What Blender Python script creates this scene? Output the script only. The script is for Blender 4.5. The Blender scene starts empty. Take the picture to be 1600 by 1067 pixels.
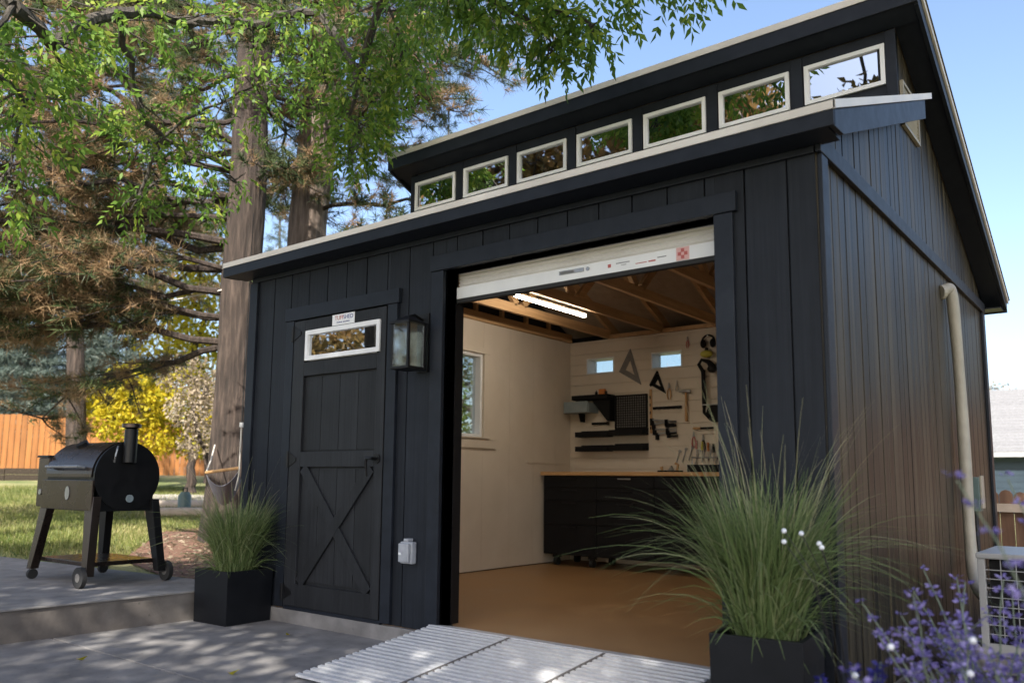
import bpy, bmesh, math, random
import numpy as np
from mathutils import Vector, Matrix
random.seed(7)
RNG = np.random.default_rng(11)
SC = bpy.context.scene
COL = SC.collection

# ------------------------------------------------------------------ camera
CAM = np.array([5.2141, -3.5709, 0.8583])
YAW, PITCH, ROLL, FPX = -0.6746, 0.1258, 0.0111, 1284.52
PPX, PPY = 800 - 19.94, 533.5 + 54.53
def cam_axes():
    cy, sy, cp, sp = math.cos(YAW), math.sin(YAW), math.cos(PITCH), math.sin(PITCH)
    f = np.array([sy*cp, cy*cp, sp]); r = np.array([cy, -sy, 0.0]); u = np.cross(r, f)
    cr, sr = math.cos(ROLL), math.sin(ROLL)
    return cr*r + sr*u, -sr*r + cr*u, f
AR, AU, AF = cam_axes()
cd = bpy.data.cameras.new('camera'); cam = bpy.data.objects.new('camera', cd); COL.objects.link(cam)
M4 = Matrix.Identity(4)
for i in range(3):
    M4[i][0] = AR[i]; M4[i][1] = AU[i]; M4[i][2] = -AF[i]; M4[i][3] = CAM[i]
cam.matrix_world = M4
cd.sensor_width = 36; cd.lens = FPX/1600*36
cd.shift_x = 19.94/1600; cd.shift_y = 54.53/1600
cd.clip_start = 0.05; cd.clip_end = 2000
cd.dof.use_dof = True; cd.dof.focus_distance = 5.4; cd.dof.aperture_fstop = 2.0
SC.camera = cam
def ray(px, py):
    d = AF*FPX + AR*(px-PPX) - AU*(py-PPY)
    return d
def P(px, py, dist):                       # point seen at a pixel, at a horizontal distance in metres
    d = ray(px, py); d = d/math.hypot(d[0], d[1])
    return Vector(CAM + d*dist)
def proj(p):
    d = np.asarray(p, float) - CAM; z = d@AF
    return PPX + FPX*(d@AR)/z, PPY - FPX*(d@AU)/z, z

# ------------------------------------------------------------------ world, sun, exposure
SUN_AZ = Vector((0.50, -0.866, 0)); SUN_EL = math.radians(40)
SDIR = Vector((SUN_AZ.x*math.cos(SUN_EL), SUN_AZ.y*math.cos(SUN_EL), math.sin(SUN_EL)))   # towards the sun
world = bpy.data.worlds.new('World'); SC.world = world; world.use_nodes = True
wn = world.node_tree; bg = wn.nodes['Background']
sky = wn.nodes.new('ShaderNodeTexSky'); sky.sky_type = 'NISHITA'; sky.sun_disc = False
sky.sun_elevation = SUN_EL
sky.sun_rotation = math.atan2(SUN_AZ.x, SUN_AZ.y)
sky.altitude = 1600; sky.air_density = 1.1; sky.dust_density = 9.0; sky.ozone_density = 1.0
wn.links.new(sky.outputs[0], bg.inputs[0]); bg.inputs[1].default_value = 0.15
sl = bpy.data.lights.new('sun', 'SUN'); sl.energy = 5.0; sl.angle = math.radians(0.53); sl.color = (1, 0.94, 0.84)
so = bpy.data.objects.new('sun', sl); COL.objects.link(so)
so.rotation_euler = SDIR.to_track_quat('Z', 'Y').to_euler(); so.location = (6, -12, 16)
vs = SC.view_settings; vs.view_transform = 'Standard'; vs.look = 'None'; vs.exposure = 1.2; vs.gamma = 1

# ------------------------------------------------------------------ materials
def mat(name):
    m = bpy.data.materials.new(name); m.use_nodes = True
    nt = m.node_tree; b = nt.nodes['Principled BSDF']
    return m, nt, b
def nd(nt, t, **kw):
    n = nt.nodes.new(t)
    for k, v in kw.items():
        if k.startswith('i_'):
            key = k[2:]; key = int(key) if key.isdigit() else key.replace('_', ' ')
            n.inputs[key].default_value = v
        else: setattr(n, k, v)
    return n
def coords(nt, scale=(1,1,1), space='Object'):
    tc = nd(nt, 'ShaderNodeTexCoord'); mp = nd(nt, 'ShaderNodeMapping'); mp.inputs['Scale'].default_value = scale
    nt.links.new(tc.outputs[space], mp.inputs[0]); return mp.outputs[0]
def geo_pos(nt, scale=(1,1,1)):
    g = nd(nt, 'ShaderNodeNewGeometry'); mp = nd(nt, 'ShaderNodeMapping'); mp.inputs['Scale'].default_value = scale
    nt.links.new(g.outputs['Position'], mp.inputs[0]); return mp.outputs[0]
def ramp(nt, fac, stops):
    r = nd(nt, 'ShaderNodeValToRGB'); e = r.color_ramp.elements
    while len(e) < len(stops): e.new(0.5)
    for i, (p, c) in enumerate(stops):
        e[i].position = p; e[i].color = (*c, 1)
    nt.links.new(fac, r.inputs[0]); return r.outputs[0]
def noise(nt, vec, scale=5, detail=4, rough=0.6):
    n = nd(nt, 'ShaderNodeTexNoise', i_Scale=scale, i_Detail=detail, i_Roughness=rough)
    nt.links.new(vec, n.inputs['Vector']); return n.outputs[0]
def bump(nt, b, h, strength=0.3, dist=0.01):
    bn = nd(nt, 'ShaderNodeBump', i_Strength=strength, i_Distance=dist)
    nt.links.new(h, bn.inputs['Height']); nt.links.new(bn.outputs[0], b.inputs['Normal'])
def simple(name, c0, c1=None, rough=0.6, scale=8, metal=0, vecscale=(1,1,1), bumps=0.15, bdist=0.004, rand=0.0, spec=0.5, detail=5):
    m, nt, b = mat(name)
    v = geo_pos(nt, vecscale)
    n = noise(nt, v, scale, detail)
    col = ramp(nt, n, [(0.3, c0), (0.7, c1 or tuple(x*1.25 for x in c0))])
    if rand:
        oi = nd(nt, 'ShaderNodeObjectInfo'); mr = nd(nt, 'ShaderNodeMapRange', i_3=1-rand, i_4=1+rand)
        nt.links.new(oi.outputs['Random'], mr.inputs[0])
        mx = nd(nt, 'ShaderNodeVectorMath', operation='SCALE'); nt.links.new(col, mx.inputs[0]); nt.links.new(mr.outputs[0], mx.inputs['Scale'])
        col = mx.outputs[0]
    nt.links.new(col, b.inputs['Base Color'])
    b.inputs['Roughness'].default_value = rough; b.inputs['Metallic'].default_value = metal
    b.inputs['Specular IOR Level'].default_value = spec
    rr = nd(nt, 'ShaderNodeMapRange', i_3=max(0.05, rough-0.12), i_4=min(1, rough+0.12)); nt.links.new(n, rr.inputs[0]); nt.links.new(rr.outputs[0], b.inputs['Roughness'])
    if bumps: bump(nt, b, n, bumps, bdist)
    return m
MT = {}
def paint_siding(name, axis_scale, c0, c1, rough, spec=0.22, lo=0.3, hi=0.72):
    m, nt, b = mat(name)
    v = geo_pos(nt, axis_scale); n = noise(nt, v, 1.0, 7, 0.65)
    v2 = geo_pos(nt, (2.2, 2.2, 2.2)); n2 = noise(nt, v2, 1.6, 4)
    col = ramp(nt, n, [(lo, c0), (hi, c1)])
    oi = nd(nt, 'ShaderNodeObjectInfo'); mr = nd(nt, 'ShaderNodeMapRange', i_3=0.84, i_4=1.16); nt.links.new(oi.outputs['Random'], mr.inputs[0])
    sc = nd(nt, 'ShaderNodeVectorMath', operation='SCALE'); nt.links.new(col, sc.inputs[0]); nt.links.new(mr.outputs[0], sc.inputs['Scale'])
    mr2 = nd(nt, 'ShaderNodeMapRange', i_1=0.3, i_2=0.7, i_3=0.82, i_4=1.18); nt.links.new(n2, mr2.inputs[0])
    sc2 = nd(nt, 'ShaderNodeVectorMath', operation='SCALE'); nt.links.new(sc.outputs[0], sc2.inputs[0]); nt.links.new(mr2.outputs[0], sc2.inputs['Scale'])
    nt.links.new(sc2.outputs[0], b.inputs['Base Color'])
    rr = nd(nt, 'ShaderNodeMapRange', i_3=rough-0.1, i_4=rough+0.12); nt.links.new(n, rr.inputs[0]); nt.links.new(rr.outputs[0], b.inputs['Roughness'])
    bump(nt, b, n, 0.55, 0.004); b.inputs['Specular IOR Level'].default_value = spec
    return m
MT['siding'] = paint_siding('navy_siding_paint', (55, 55, 1.6), (0.0085, 0.0106, 0.0155), (0.017, 0.0205, 0.0275), 0.52)
MT['siding_side'] = paint_siding('navy_grain_and_sheen_siding_paint', (18, 18, 0.35), (0.0025, 0.0026, 0.003), (0.078, 0.064, 0.039), 0.42, 0.26, 0.40, 0.68)  # brown streaks are grain plus the wall's olive reflected sheen put into colour
MT['trim'] = simple('navy_trim_paint', (0.0095, 0.012, 0.018), (0.0155, 0.0195, 0.028), 0.46, 14, bumps=0.1, spec=0.25)
MT['dooroak'] = paint_siding('charcoal_door_paint', (50, 50, 1.5), (0.0125, 0.0135, 0.016), (0.024, 0.0255, 0.029), 0.46)
MT['black'] = simple('black_satin_metal', (0.006, 0.006, 0.007), (0.010, 0.010, 0.011), 0.40, 20, bumps=0.05, spec=0.3)
MT['matteblack'] = simple('matte_black', (0.006, 0.006, 0.007), (0.011, 0.011, 0.012), 0.7, 25, bumps=0.1, spec=0.2)
MT['drip'] = simple('pale_drip_edge_metal', (0.60, 0.56, 0.50), (0.72, 0.68, 0.62), 0.38, 3, metal=0.0, vecscale=(1,1,1), bumps=0.02)
MT['white'] = simple('white_vinyl', (0.74, 0.75, 0.76), (0.83, 0.84, 0.85), 0.35, 6, bumps=0.03)
MT['shingle'] = simple('dark_shingle', (0.035, 0.033, 0.032), (0.075, 0.07, 0.065), 0.9, 40, bumps=0.4)
MT['liner'] = simple('white_wall_lining', (0.62, 0.54, 0.44), (0.68, 0.60, 0.50), 0.6, 3, bumps=0.04)
MT['floorply'] = simple('tan_floor_coating', (0.34, 0.185, 0.075), (0.41, 0.235, 0.10), 0.42, 2.2, bumps=0.06)
MT['lumber'] = simple('pine_lumber', (0.36, 0.205, 0.09), (0.52, 0.33, 0.165), 0.65, 1.5, vecscale=(18, 1.2, 18), rand=0.15, bumps=0.12)
MT['sheath'] = simple('roof_sheathing', (0.27, 0.20, 0.14), (0.36, 0.28, 0.20), 0.75, 12, bumps=0.15)
MT['butcher'] = simple('butcher_block', (0.40, 0.22, 0.09), (0.55, 0.33, 0.15), 0.4, 2, vecscale=(1.2, 14, 14), bumps=0.05)
MT['concrete'] = None
def concrete(name, c0, c1, c2):
    m, nt, b = mat(name)
    v = geo_pos(nt); a = noise(nt, v, 0.9, 6, 0.62); f = noise(nt, v, 60, 3, 0.7); g = noise(nt, v, 7, 5, 0.6)
    col = ramp(nt, a, [(0.28, c0), (0.5, c1), (0.75, c2)])
    mr = nd(nt, 'ShaderNodeMapRange', i_1=0.3, i_2=0.7, i_3=0.74, i_4=1.2); nt.links.new(g, mr.inputs[0])
    sc = nd(nt, 'ShaderNodeVectorMath', operation='SCALE'); nt.links.new(col, sc.inputs[0]); nt.links.new(mr.outputs[0], sc.inputs['Scale'])
    vo = nd(nt, 'ShaderNodeTexVoronoi', i_Scale=9.0, feature='F1'); nt.links.new(v, vo.inputs['Vector'])
    lt = nd(nt, 'ShaderNodeMapRange', i_1=0.03, i_2=0.10, i_3=0.62, i_4=1.0); nt.links.new(vo.outputs['Distance'], lt.inputs[0])
    sc3 = nd(nt, 'ShaderNodeVectorMath', operation='SCALE'); nt.links.new(sc.outputs[0], sc3.inputs[0]); nt.links.new(lt.outputs[0], sc3.inputs['Scale'])
    nt.links.new(sc3.outputs[0], b.inputs['Base Color']); b.inputs['Roughness'].default_value = 0.85
    ad = nd(nt, 'ShaderNodeMath', operation='ADD'); nt.links.new(f, ad.inputs[0]); nt.links.new(g, ad.inputs[1])
    bump(nt, b, ad.outputs[0], 0.35, 0.004); return m
MT['concrete'] = concrete('grey_concrete', (0.14, 0.133, 0.13), (0.185, 0.177, 0.173), (0.23, 0.222, 0.215))
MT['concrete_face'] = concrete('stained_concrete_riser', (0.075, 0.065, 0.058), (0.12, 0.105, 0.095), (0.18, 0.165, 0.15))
MT['alu'] = simple('brushed_aluminium', (0.70, 0.71, 0.73), (0.82, 0.83, 0.85), 0.40, 30, metal=0.35, bumps=0.05)
MT['alu_dark'] = simple('dark_aluminium', (0.16, 0.15, 0.145), (0.22, 0.21, 0.20), 0.5, 30, metal=0.4, bumps=0.05)
MT['curtain'] = simple('white_roller_curtain', (0.62, 0.60, 0.57), (0.70, 0.68, 0.65), 0.4, 4, bumps=0.02)
MT['rubber'] = simple('black_rubber', (0.012, 0.012, 0.013), (0.02, 0.02, 0.02), 0.75, 20, bumps=0.05)
MT['steel'] = simple('tool_steel', (0.30, 0.30, 0.30), (0.42, 0.42, 0.42), 0.35, 12, metal=0.8, bumps=0.02)
MT['bronze'] = simple('bronze_grill_metal', (0.056, 0.042, 0.036), (0.085, 0.064, 0.055), 0.28, 4, metal=0.85, bumps=0.03)
MT['soil'] = simple('dark_soil', (0.028, 0.020, 0.014), (0.06, 0.045, 0.033), 0.95, 30, bumps=0.7, bdist=0.02)
MT['mulch'] = simple('red_brown_mulch', (0.09, 0.045, 0.028), (0.22, 0.12, 0.08), 0.9, 24, bumps=0.8, bdist=0.02)
MT['gravel'] = simple('pale_gravel', (0.30, 0.27, 0.24), (0.52, 0.48, 0.44), 0.9, 22, bumps=0.7, bdist=0.02)
MT['fencewood'] = simple('orange_cedar', (0.25, 0.095, 0.024), (0.37, 0.155, 0.045), 0.75, 1.3, vecscale=(12, 12, 1), rand=0.22, bumps=0.2)
MT['oldwood'] = simple('weathered_brown_fence', (0.085, 0.042, 0.025), (0.19, 0.11, 0.07), 0.8, 1.3, vecscale=(14, 14, 1), rand=0.25, bumps=0.3)
MT['palecap'] = simple('pale_weathered_rail', (0.42, 0.34, 0.27), (0.54, 0.46, 0.38), 0.8, 8, bumps=0.2)
MT['pipe'] = simple('beige_line_cover', (0.27, 0.25, 0.20), (0.35, 0.325, 0.265), 0.5, 8, bumps=0.05)
MT['acbody'] = simple('grey_white_appliance', (0.27, 0.275, 0.28), (0.34, 0.345, 0.35), 0.45, 6, bumps=0.03)
MT['stone'] = simple('grey_boulder', (0.10, 0.095, 0.088), (0.19, 0.18, 0.165), 0.85, 7, bumps=0.6, bdist=0.02)
MT['tealwall'] = simple('teal_house_siding', (0.012, 0.026, 0.042), (0.018, 0.036, 0.054), 0.6, 4, bumps=0.05)
MT['greyroof'] = simple('pale_grey_roof_shingle', (0.13, 0.13, 0.135), (0.23, 0.23, 0.235), 0.9, 16, vecscale=(1, 1, 1), bumps=0.3, rand=0.06)
MT['planter'] = simple('black_planter', (0.005, 0.006, 0.008), (0.009, 0.010, 0.013), 0.5, 9, bumps=0.05, spec=0.25)
MT['cloth'] = simple('grey_hammock_cloth', (0.22, 0.22, 0.26), (0.28, 0.28, 0.32), 0.9, 40, bumps=0.2)
MT['rope'] = simple('off_white_rope', (0.55, 0.52, 0.46), (0.65, 0.62, 0.56), 0.85, 60, bumps=0.3)
MT['wood_handle'] = simple('hickory_handle', (0.42, 0.23, 0.09), (0.55, 0.33, 0.15), 0.5, 3, vecscale=(8, 8, 1), bumps=0.05)
MT['yellow'] = simple('yellow_plastic', (0.45, 0.42, 0.06), (0.55, 0.50, 0.08), 0.4, 10, bumps=0.03)
MT['orange'] = simple('orange_plastic', (0.50, 0.16, 0.03), (0.60, 0.20, 0.04), 0.4, 10, bumps=0.03)
MT['red'] = simple('red_print', (0.42, 0.09, 0.085), (0.47, 0.12, 0.11), 0.5, 10, bumps=0.0)
MT['blue'] = simple('blue_print', (0.03, 0.05, 0.22), (0.04, 0.07, 0.26), 0.5, 10, bumps=0.0)
MT['pink'] = simple('pale_red_sticker', (0.62, 0.36, 0.35), (0.70, 0.44, 0.42), 0.5, 10, bumps=0.0)
MT['greyprint'] = simple('grey_print', (0.22, 0.23, 0.24), (0.28, 0.28, 0.30), 0.5, 10, bumps=0.0)
MT['greengrey'] = simple('grey_green_enamel', (0.075, 0.12, 0.115), (0.10, 0.15, 0.145), 0.5, 10, bumps=0.03)
MT['bluegrey'] = simple('blue_grey_plastic', (0.20, 0.25, 0.27), (0.26, 0.31, 0.33), 0.5, 10, bumps=0.03)
MT['globe'] = simple('white_globe', (0.75, 0.76, 0.80), (0.85, 0.86, 0.88), 0.25, 10, bumps=0.0)
MT['outlet'] = simple('clear_grey_plastic', (0.28, 0.30, 0.33), (0.40, 0.42, 0.46), 0.2, 14, bumps=0.03)

def glass(name, tint, refl, rough=0.0):
    m = bpy.data.materials.new(name); m.use_nodes = True; nt = m.node_tree; nt.nodes.clear()
    o = nd(nt, 'ShaderNodeOutputMaterial'); t = nd(nt, 'ShaderNodeBsdfTransparent'); t.inputs[0].default_value = (*tint, 1)
    g = nd(nt, 'ShaderNodeBsdfGlossy', i_Roughness=rough); g.inputs[0].default_value = (0.9, 0.92, 0.95, 1)
    lw = nd(nt, 'ShaderNodeLayerWeight', i_Blend=0.35); mr = nd(nt, 'ShaderNodeMapRange', i_3=refl, i_4=1.0)
    nt.links.new(lw.outputs['Facing'], mr.inputs[0])
    v = geo_pos(nt, (1,1,1)); n = noise(nt, v, 2.5, 1); bn = nd(nt, 'ShaderNodeBump', i_Strength=0.03, i_Distance=0.02); nt.links.new(n, bn.inputs['Height']); nt.links.new(bn.outputs[0], g.inputs['Normal'])
    mx = nd(nt, 'ShaderNodeMixShader'); nt.links.new(mr.outputs[0], mx.inputs[0]); nt.links.new(t.outputs[0], mx.inputs[1]); nt.links.new(g.outputs[0], mx.inputs[2])
    nt.links.new(mx.outputs[0], o.inputs[0]); return m
MT['glass'] = glass('window_glass', (0.78, 0.82, 0.82), 0.10)
MT['glass_refl'] = glass('reflective_window_glass', (0.10, 0.11, 0.12), 0.52)
MT['lampglass'] = glass('seeded_lantern_glass', (0.86, 0.88, 0.84), 0.05, 0.05)
def emis(name, c, s):
    m = bpy.data.materials.new(name); m.use_nodes = True; nt = m.node_tree; nt.nodes.clear()
    o = nd(nt, 'ShaderNodeOutputMaterial'); e = nd(nt, 'ShaderNodeEmission', i_Strength=s); e.inputs[0].default_value = (*c, 1); nt.links.new(e.outputs[0], o.inputs[0]); return m
MT['led'] = emis('lit_led_diffuser', (1.0, 0.89, 0.74), 32.0)

def leafmat(name, stops, trans=0.45, rough=0.5):
    m = bpy.data.materials.new(name); m.use_nodes = True; nt = m.node_tree; b = nt.nodes['Principled BSDF']; o = nt.nodes['Material Output']
    a = nd(nt, 'ShaderNodeAttribute', attribute_name='tint'); col = ramp(nt, a.outputs['Fac'], stops)
    nt.links.new(col, b.inputs['Base Color']); b.inputs['Roughness'].default_value = rough; b.inputs['Specular IOR Level'].default_value = 0.3
    t = nd(nt, 'ShaderNodeBsdfTranslucent'); nt.links.new(col, t.inputs[0])
    mx = nd(nt, 'ShaderNodeMixShader', i_0=trans); nt.links.new(b.outputs[0], mx.inputs[1]); nt.links.new(t.outputs[0], mx.inputs[2]); nt.links.new(mx.outputs[0], o.inputs[0])
    return m
MT['ash'] = leafmat('ash_leaf', [(0, (0.07, 0.14, 0.025)), (0.55, (0.15, 0.27, 0.04)), (1, (0.38, 0.44, 0.06))], 0.5)
MT['shade'] = leafmat('shade_tree_leaf', [(0, (0.10, 0.09, 0.035)), (0.5, (0.20, 0.145, 0.055)), (1, (0.34, 0.20, 0.08))])
MT['needle'] = leafmat('pine_needle', [(0, (0.040, 0.065, 0.028)), (0.42, (0.11, 0.145, 0.055)), (0.55, (0.19, 0.14, 0.075)), (1, (0.36, 0.235, 0.13))], 0.35)
MT['spruce'] = leafmat('blue_spruce_needle', [(0, (0.05, 0.075, 0.06)), (0.7, (0.13, 0.17, 0.15)), (1, (0.25, 0.27, 0.22))], 0.2)
MT['yellowleaf'] = leafmat('yellow_autumn_leaf', [(0, (0.32, 0.33, 0.03)), (0.5, (0.55, 0.46, 0.03)), (1, (0.65, 0.40, 0.03))], 0.5)
MT['paleleaf'] = leafmat('pale_dry_leaf', [(0, (0.22, 0.17, 0.11)), (1, (0.48, 0.40, 0.30))], 0.4)
MT['fgrass'] = leafmat('ornamental_grass_blade', [(0, (0.09, 0.135, 0.045)), (0.55, (0.20, 0.27, 0.10)), (0.85, (0.36, 0.37, 0.20)), (1, (0.50, 0.43, 0.27))], 0.35)
MT['lawn'] = leafmat('lawn_blade', [(0, (0.07, 0.11, 0.02)), (0.6, (0.19, 0.21, 0.06)), (1, (0.42, 0.36, 0.18))], 0.3)
MT['sageflower'] = leafmat('lavender_blue_petal', [(0, (0.15, 0.12, 0.34)), (0.6, (0.27, 0.22, 0.52)), (1, (0.42, 0.37, 0.66))], 0.35)
MT['sagestem'] = leafmat('silver_green_stem', [(0, (0.14, 0.18, 0.12)), (1, (0.26, 0.30, 0.22))], 0.15)
MT['salvia'] = leafmat('deep_blue_petal', [(0, (0.02, 0.02, 0.14)), (1, (0.05, 0.045, 0.26))], 0.3)
def bark(name, c0, c1, c2):
    m, nt, b = mat(name); v = geo_pos(nt, (15, 15, 2.0)); n = noise(nt, v, 1.6, 8, 0.72); v2 = geo_pos(nt); n2 = noise(nt, v2, 1.2, 3)
    w = nd(nt, 'ShaderNodeTexVoronoi', i_Scale=1.5); nt.links.new(v, w.inputs['Vector'])
    ad = nd(nt, 'ShaderNodeMath', operation='MULTIPLY_ADD', i_1=0.55, i_2=0.2); nt.links.new(w.outputs['Distance'], ad.inputs[0])
    a2 = nd(nt, 'ShaderNodeMath', operation='MULTIPLY'); nt.links.new(ad.outputs[0], a2.inputs[0]); nt.links.new(n, a2.inputs[1])
    a3 = nd(nt, 'ShaderNodeMath', operation='MULTIPLY_ADD', i_1=1.6, i_2=0.05); nt.links.new(a2.outputs[0], a3.inputs[0])
    col = ramp(nt, a3.outputs[0], [(0.15, c0), (0.45, c1), (0.8, c2)])
    nt.links.new(col, b.inputs['Base Color']); b.inputs['Roughness'].default_value = 0.9
    bump(nt, b, a3.outputs[0], 1.0, 0.05); return m
MT['pinebark'] = bark('furrowed_pine_bark', (0.010, 0.0075, 0.006), (0.045, 0.032, 0.026), (0.125, 0.092, 0.074))  # dark tone also puts shade into the big pine's trunk colour
MT['sunlit_tone_bark'] = bark('sunlit_tone_pine_bark', (0.05, 0.04, 0.032), (0.17, 0.13, 0.105), (0.34, 0.27, 0.22))  # paler bark: sunlight on the second pine's trunk put into its colour
MT['greybark'] = bark('grey_ash_bark', (0.03, 0.026, 0.022), (0.075, 0.065, 0.055), (0.15, 0.13, 0.11))
def ground_mat():
    m, nt, b = mat('lawn_soil'); v = geo_pos(nt); a = noise(nt, v, 0.5, 5, 0.6); f = noise(nt, v, 25, 4, 0.7)
    col = ramp(nt, a, [(0.3, (0.10, 0.14, 0.035)), (0.5, (0.22, 0.22, 0.085)), (0.68, (0.36, 0.31, 0.17))])
    mr = nd(nt, 'ShaderNodeMapRange', i_1=0.3, i_2=0.7, i_3=0.7, i_4=1.25); nt.links.new(f, mr.inputs[0])
    sc = nd(nt, 'ShaderNodeVectorMath', operation='SCALE'); nt.links.new(col, sc.inputs[0]); nt.links.new(mr.outputs[0], sc.inputs['Scale'])
    nt.links.new(sc.outputs[0], b.inputs['Base Color']); b.inputs['Roughness'].default_value = 0.95; bump(nt, b, f, 0.7, 0.03); return m
MT['ground'] = ground_mat()

# ------------------------------------------------------------------ mesh helpers
class MB:
    def __init__(s): s.v = []; s.f = []
    def add(s, vs, fs):
        o = len(s.v); s.v += [tuple(map(float, q)) for q in vs]; s.f += [tuple(i+o for i in f) for f in fs]; return s
    def box(s, x0, x1, y0, y1, z0, z1):
        return s.add([(x0,y0,z0),(x1,y0,z0),(x1,y1,z0),(x0,y1,z0),(x0,y0,z1),(x1,y0,z1),(x1,y1,z1),(x0,y1,z1)],
                     [(0,3,2,1),(4,5,6,7),(0,1,5,4),(1,2,6,5),(2,3,7,6),(3,0,4,7)])
    def hexa(s, b, t):            # four bottom points, four top points
        return s.add(list(b)+list(t), [(0,3,2,1),(4,5,6,7),(0,1,5,4),(1,2,6,5),(2,3,7,6),(3,0,4,7)])
    def prism(s, poly, vec):      # a planar outline swept along a vector
        n = len(poly); vec = Vector(vec); a = [Vector(p) for p in poly]; b = [p+vec for p in a]
        nn = sum(((a[i]).cross(a[(i+1) % n]) for i in range(n)), Vector())
        if nn.dot(vec) > 0: a, b = [p for p in reversed(a)], [p for p in reversed(b)]
        # a now faces away from vec
        return s.add(a+b, [tuple(range(n)), tuple(range(2*n-1, n-1, -1))] + [(i, i+n, (i+1) % n+n, (i+1) % n) for i in range(n)])
    def bar(s, p, q, w, h, up=(0,0,1)):
        p, q, up = Vector(p), Vector(q), Vector(up); d = (q-p).normalized(); sd = d.cross(up)
        if sd.length < 1e-4: sd = d.cross(Vector((1,0,0)))
        sd.normalize(); u = sd.cross(d)
        c = [sd*(a*w/2)+u*(b*h/2) for a, b in ((-1,-1),(1,-1),(1,1),(-1,1))]
        return s.add([p+k for k in c]+[q+k for k in c], [(0,1,2,3),(7,6,5,4),(0,4,5,1),(1,5,6,2),(2,6,7,3),(3,7,4,0)])
    def tube(s, pts, rs, n=10, cap=True):
        pts = [Vector(p) for p in pts]; rs = rs if isinstance(rs, (list, tuple)) else [rs]*len(pts)
        o = len(s.v); ref = None
        for i, p in enumerate(pts):
            d = (pts[min(i+1, len(pts)-1)] - pts[max(i-1, 0)]).normalized()
            if ref is None: ref = d.orthogonal().normalized()
            ref = (ref - d*ref.dot(d))
            if ref.length < 1e-5: ref = d.orthogonal()
            ref.normalize(); b = d.cross(ref)
            for k in range(n):
                a = 2*math.pi*k/n; q = p + (ref*math.cos(a)+b*math.sin(a))*rs[i]; s.v.append(tuple(q))
        for i in range(len(pts)-1):
            for k in range(n):
                a0 = o+i*n+k; a1 = o+i*n+(k+1) % n; s.f.append((a0, a1, a1+n, a0+n))
        if cap:
            s.f.append(tuple(o+k for k in range(n-1, -1, -1))); e = o+(len(pts)-1)*n; s.f.append(tuple(e+k for k in range(n)))
        return s
    def ball(s, c, r, seg=12, rings=8, sc=(1,1,1)):
        o = len(s.v); c = Vector(c)
        for i in range(rings+1):
            t = math.pi*i/rings
            for k in range(seg):
                a = 2*math.pi*k/seg; s.v.append((c.x+r*sc[0]*math.sin(t)*math.cos(a), c.y+r*sc[1]*math.sin(t)*math.sin(a), c.z+r*sc[2]*math.cos(t)))
        for i in range(rings):
            for k in range(seg):
                a = o+i*seg+k; b = o+i*seg+(k+1) % seg; s.f.append((a, a+seg, b+seg, b))
        return s
    def build(s, name, m, parent=None, smooth=False, bevel=0, origin=None):
        me = bpy.data.meshes.new(name)
        vs = s.v
        o = Vector(origin) if origin else Vector((0,0,0))
        if origin: vs = [tuple(Vector(q)-o) for q in vs]
        me.from_pydata(vs, [], s.f); me.validate()
        if bevel:
            bm = bmesh.new(); bm.from_mesh(me)
            bmesh.ops.remove_doubles(bm, verts=bm.verts, dist=1e-5)
            bmesh.ops.bevel(bm, geom=bm.edges, offset=bevel, segments=2, affect='EDGES', profile=0.6, clamp_overlap=True)
            bm.to_mesh(me); bm.free()
        me.materials.append(MT[m] if isinstance(m, str) else m)
        if smooth:
            me.polygons.foreach_set('use_smooth', [True]*len(me.polygons))
            try: me.set_sharp_from_angle(angle=math.radians(38))
            except Exception: pass
        ob = bpy.data.objects.new(name, me); COL.objects.link(ob)
        if parent is not None:
            ob.parent = parent
            if parent.type == 'EMPTY' or True:
                ob.matrix_parent_inverse = world_of(parent).inverted()
        ob.location = o
        return ob
def world_of(o):
    m = o.matrix_basis.copy()
    while o.parent:
        m = o.parent.matrix_basis @ o.matrix_parent_inverse @ m if False else o.matrix_parent_inverse @ m
        o = o.parent; m = o.matrix_basis @ m
    return m
def thing(name, label, cat, loc=(0,0,0), group=None):
    o = bpy.data.objects.new(name, None); COL.objects.link(o); o.location = loc; o.empty_display_size = 0.1
    o['label'] = label; o['category'] = cat
    if group: o['group'] = group
    return o
def tag(o, label, cat, group=None):
    o['label'] = label; o['category'] = cat
    if group: o['group'] = group
    return o
def struct(o): o['kind'] = 'structure'; return o
def stuff(o, label=None, cat=None):
    o['kind'] = 'stuff'
    if label: o['label'] = label
    if cat: o['category'] = cat
    return o
def box(name, m, parent, x0, x1, y0, y1, z0, z1, bevel=0):
    return MB().box(x0, x1, y0, y1, z0, z1).build(name, m, parent, bevel=bevel)
def rotz(p, c, a):
    x, y = p[0]-c[0], p[1]-c[1]; return (c[0]+x*math.cos(a)-y*math.sin(a), c[1]+x*math.sin(a)+y*math.cos(a), p[2])

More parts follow.
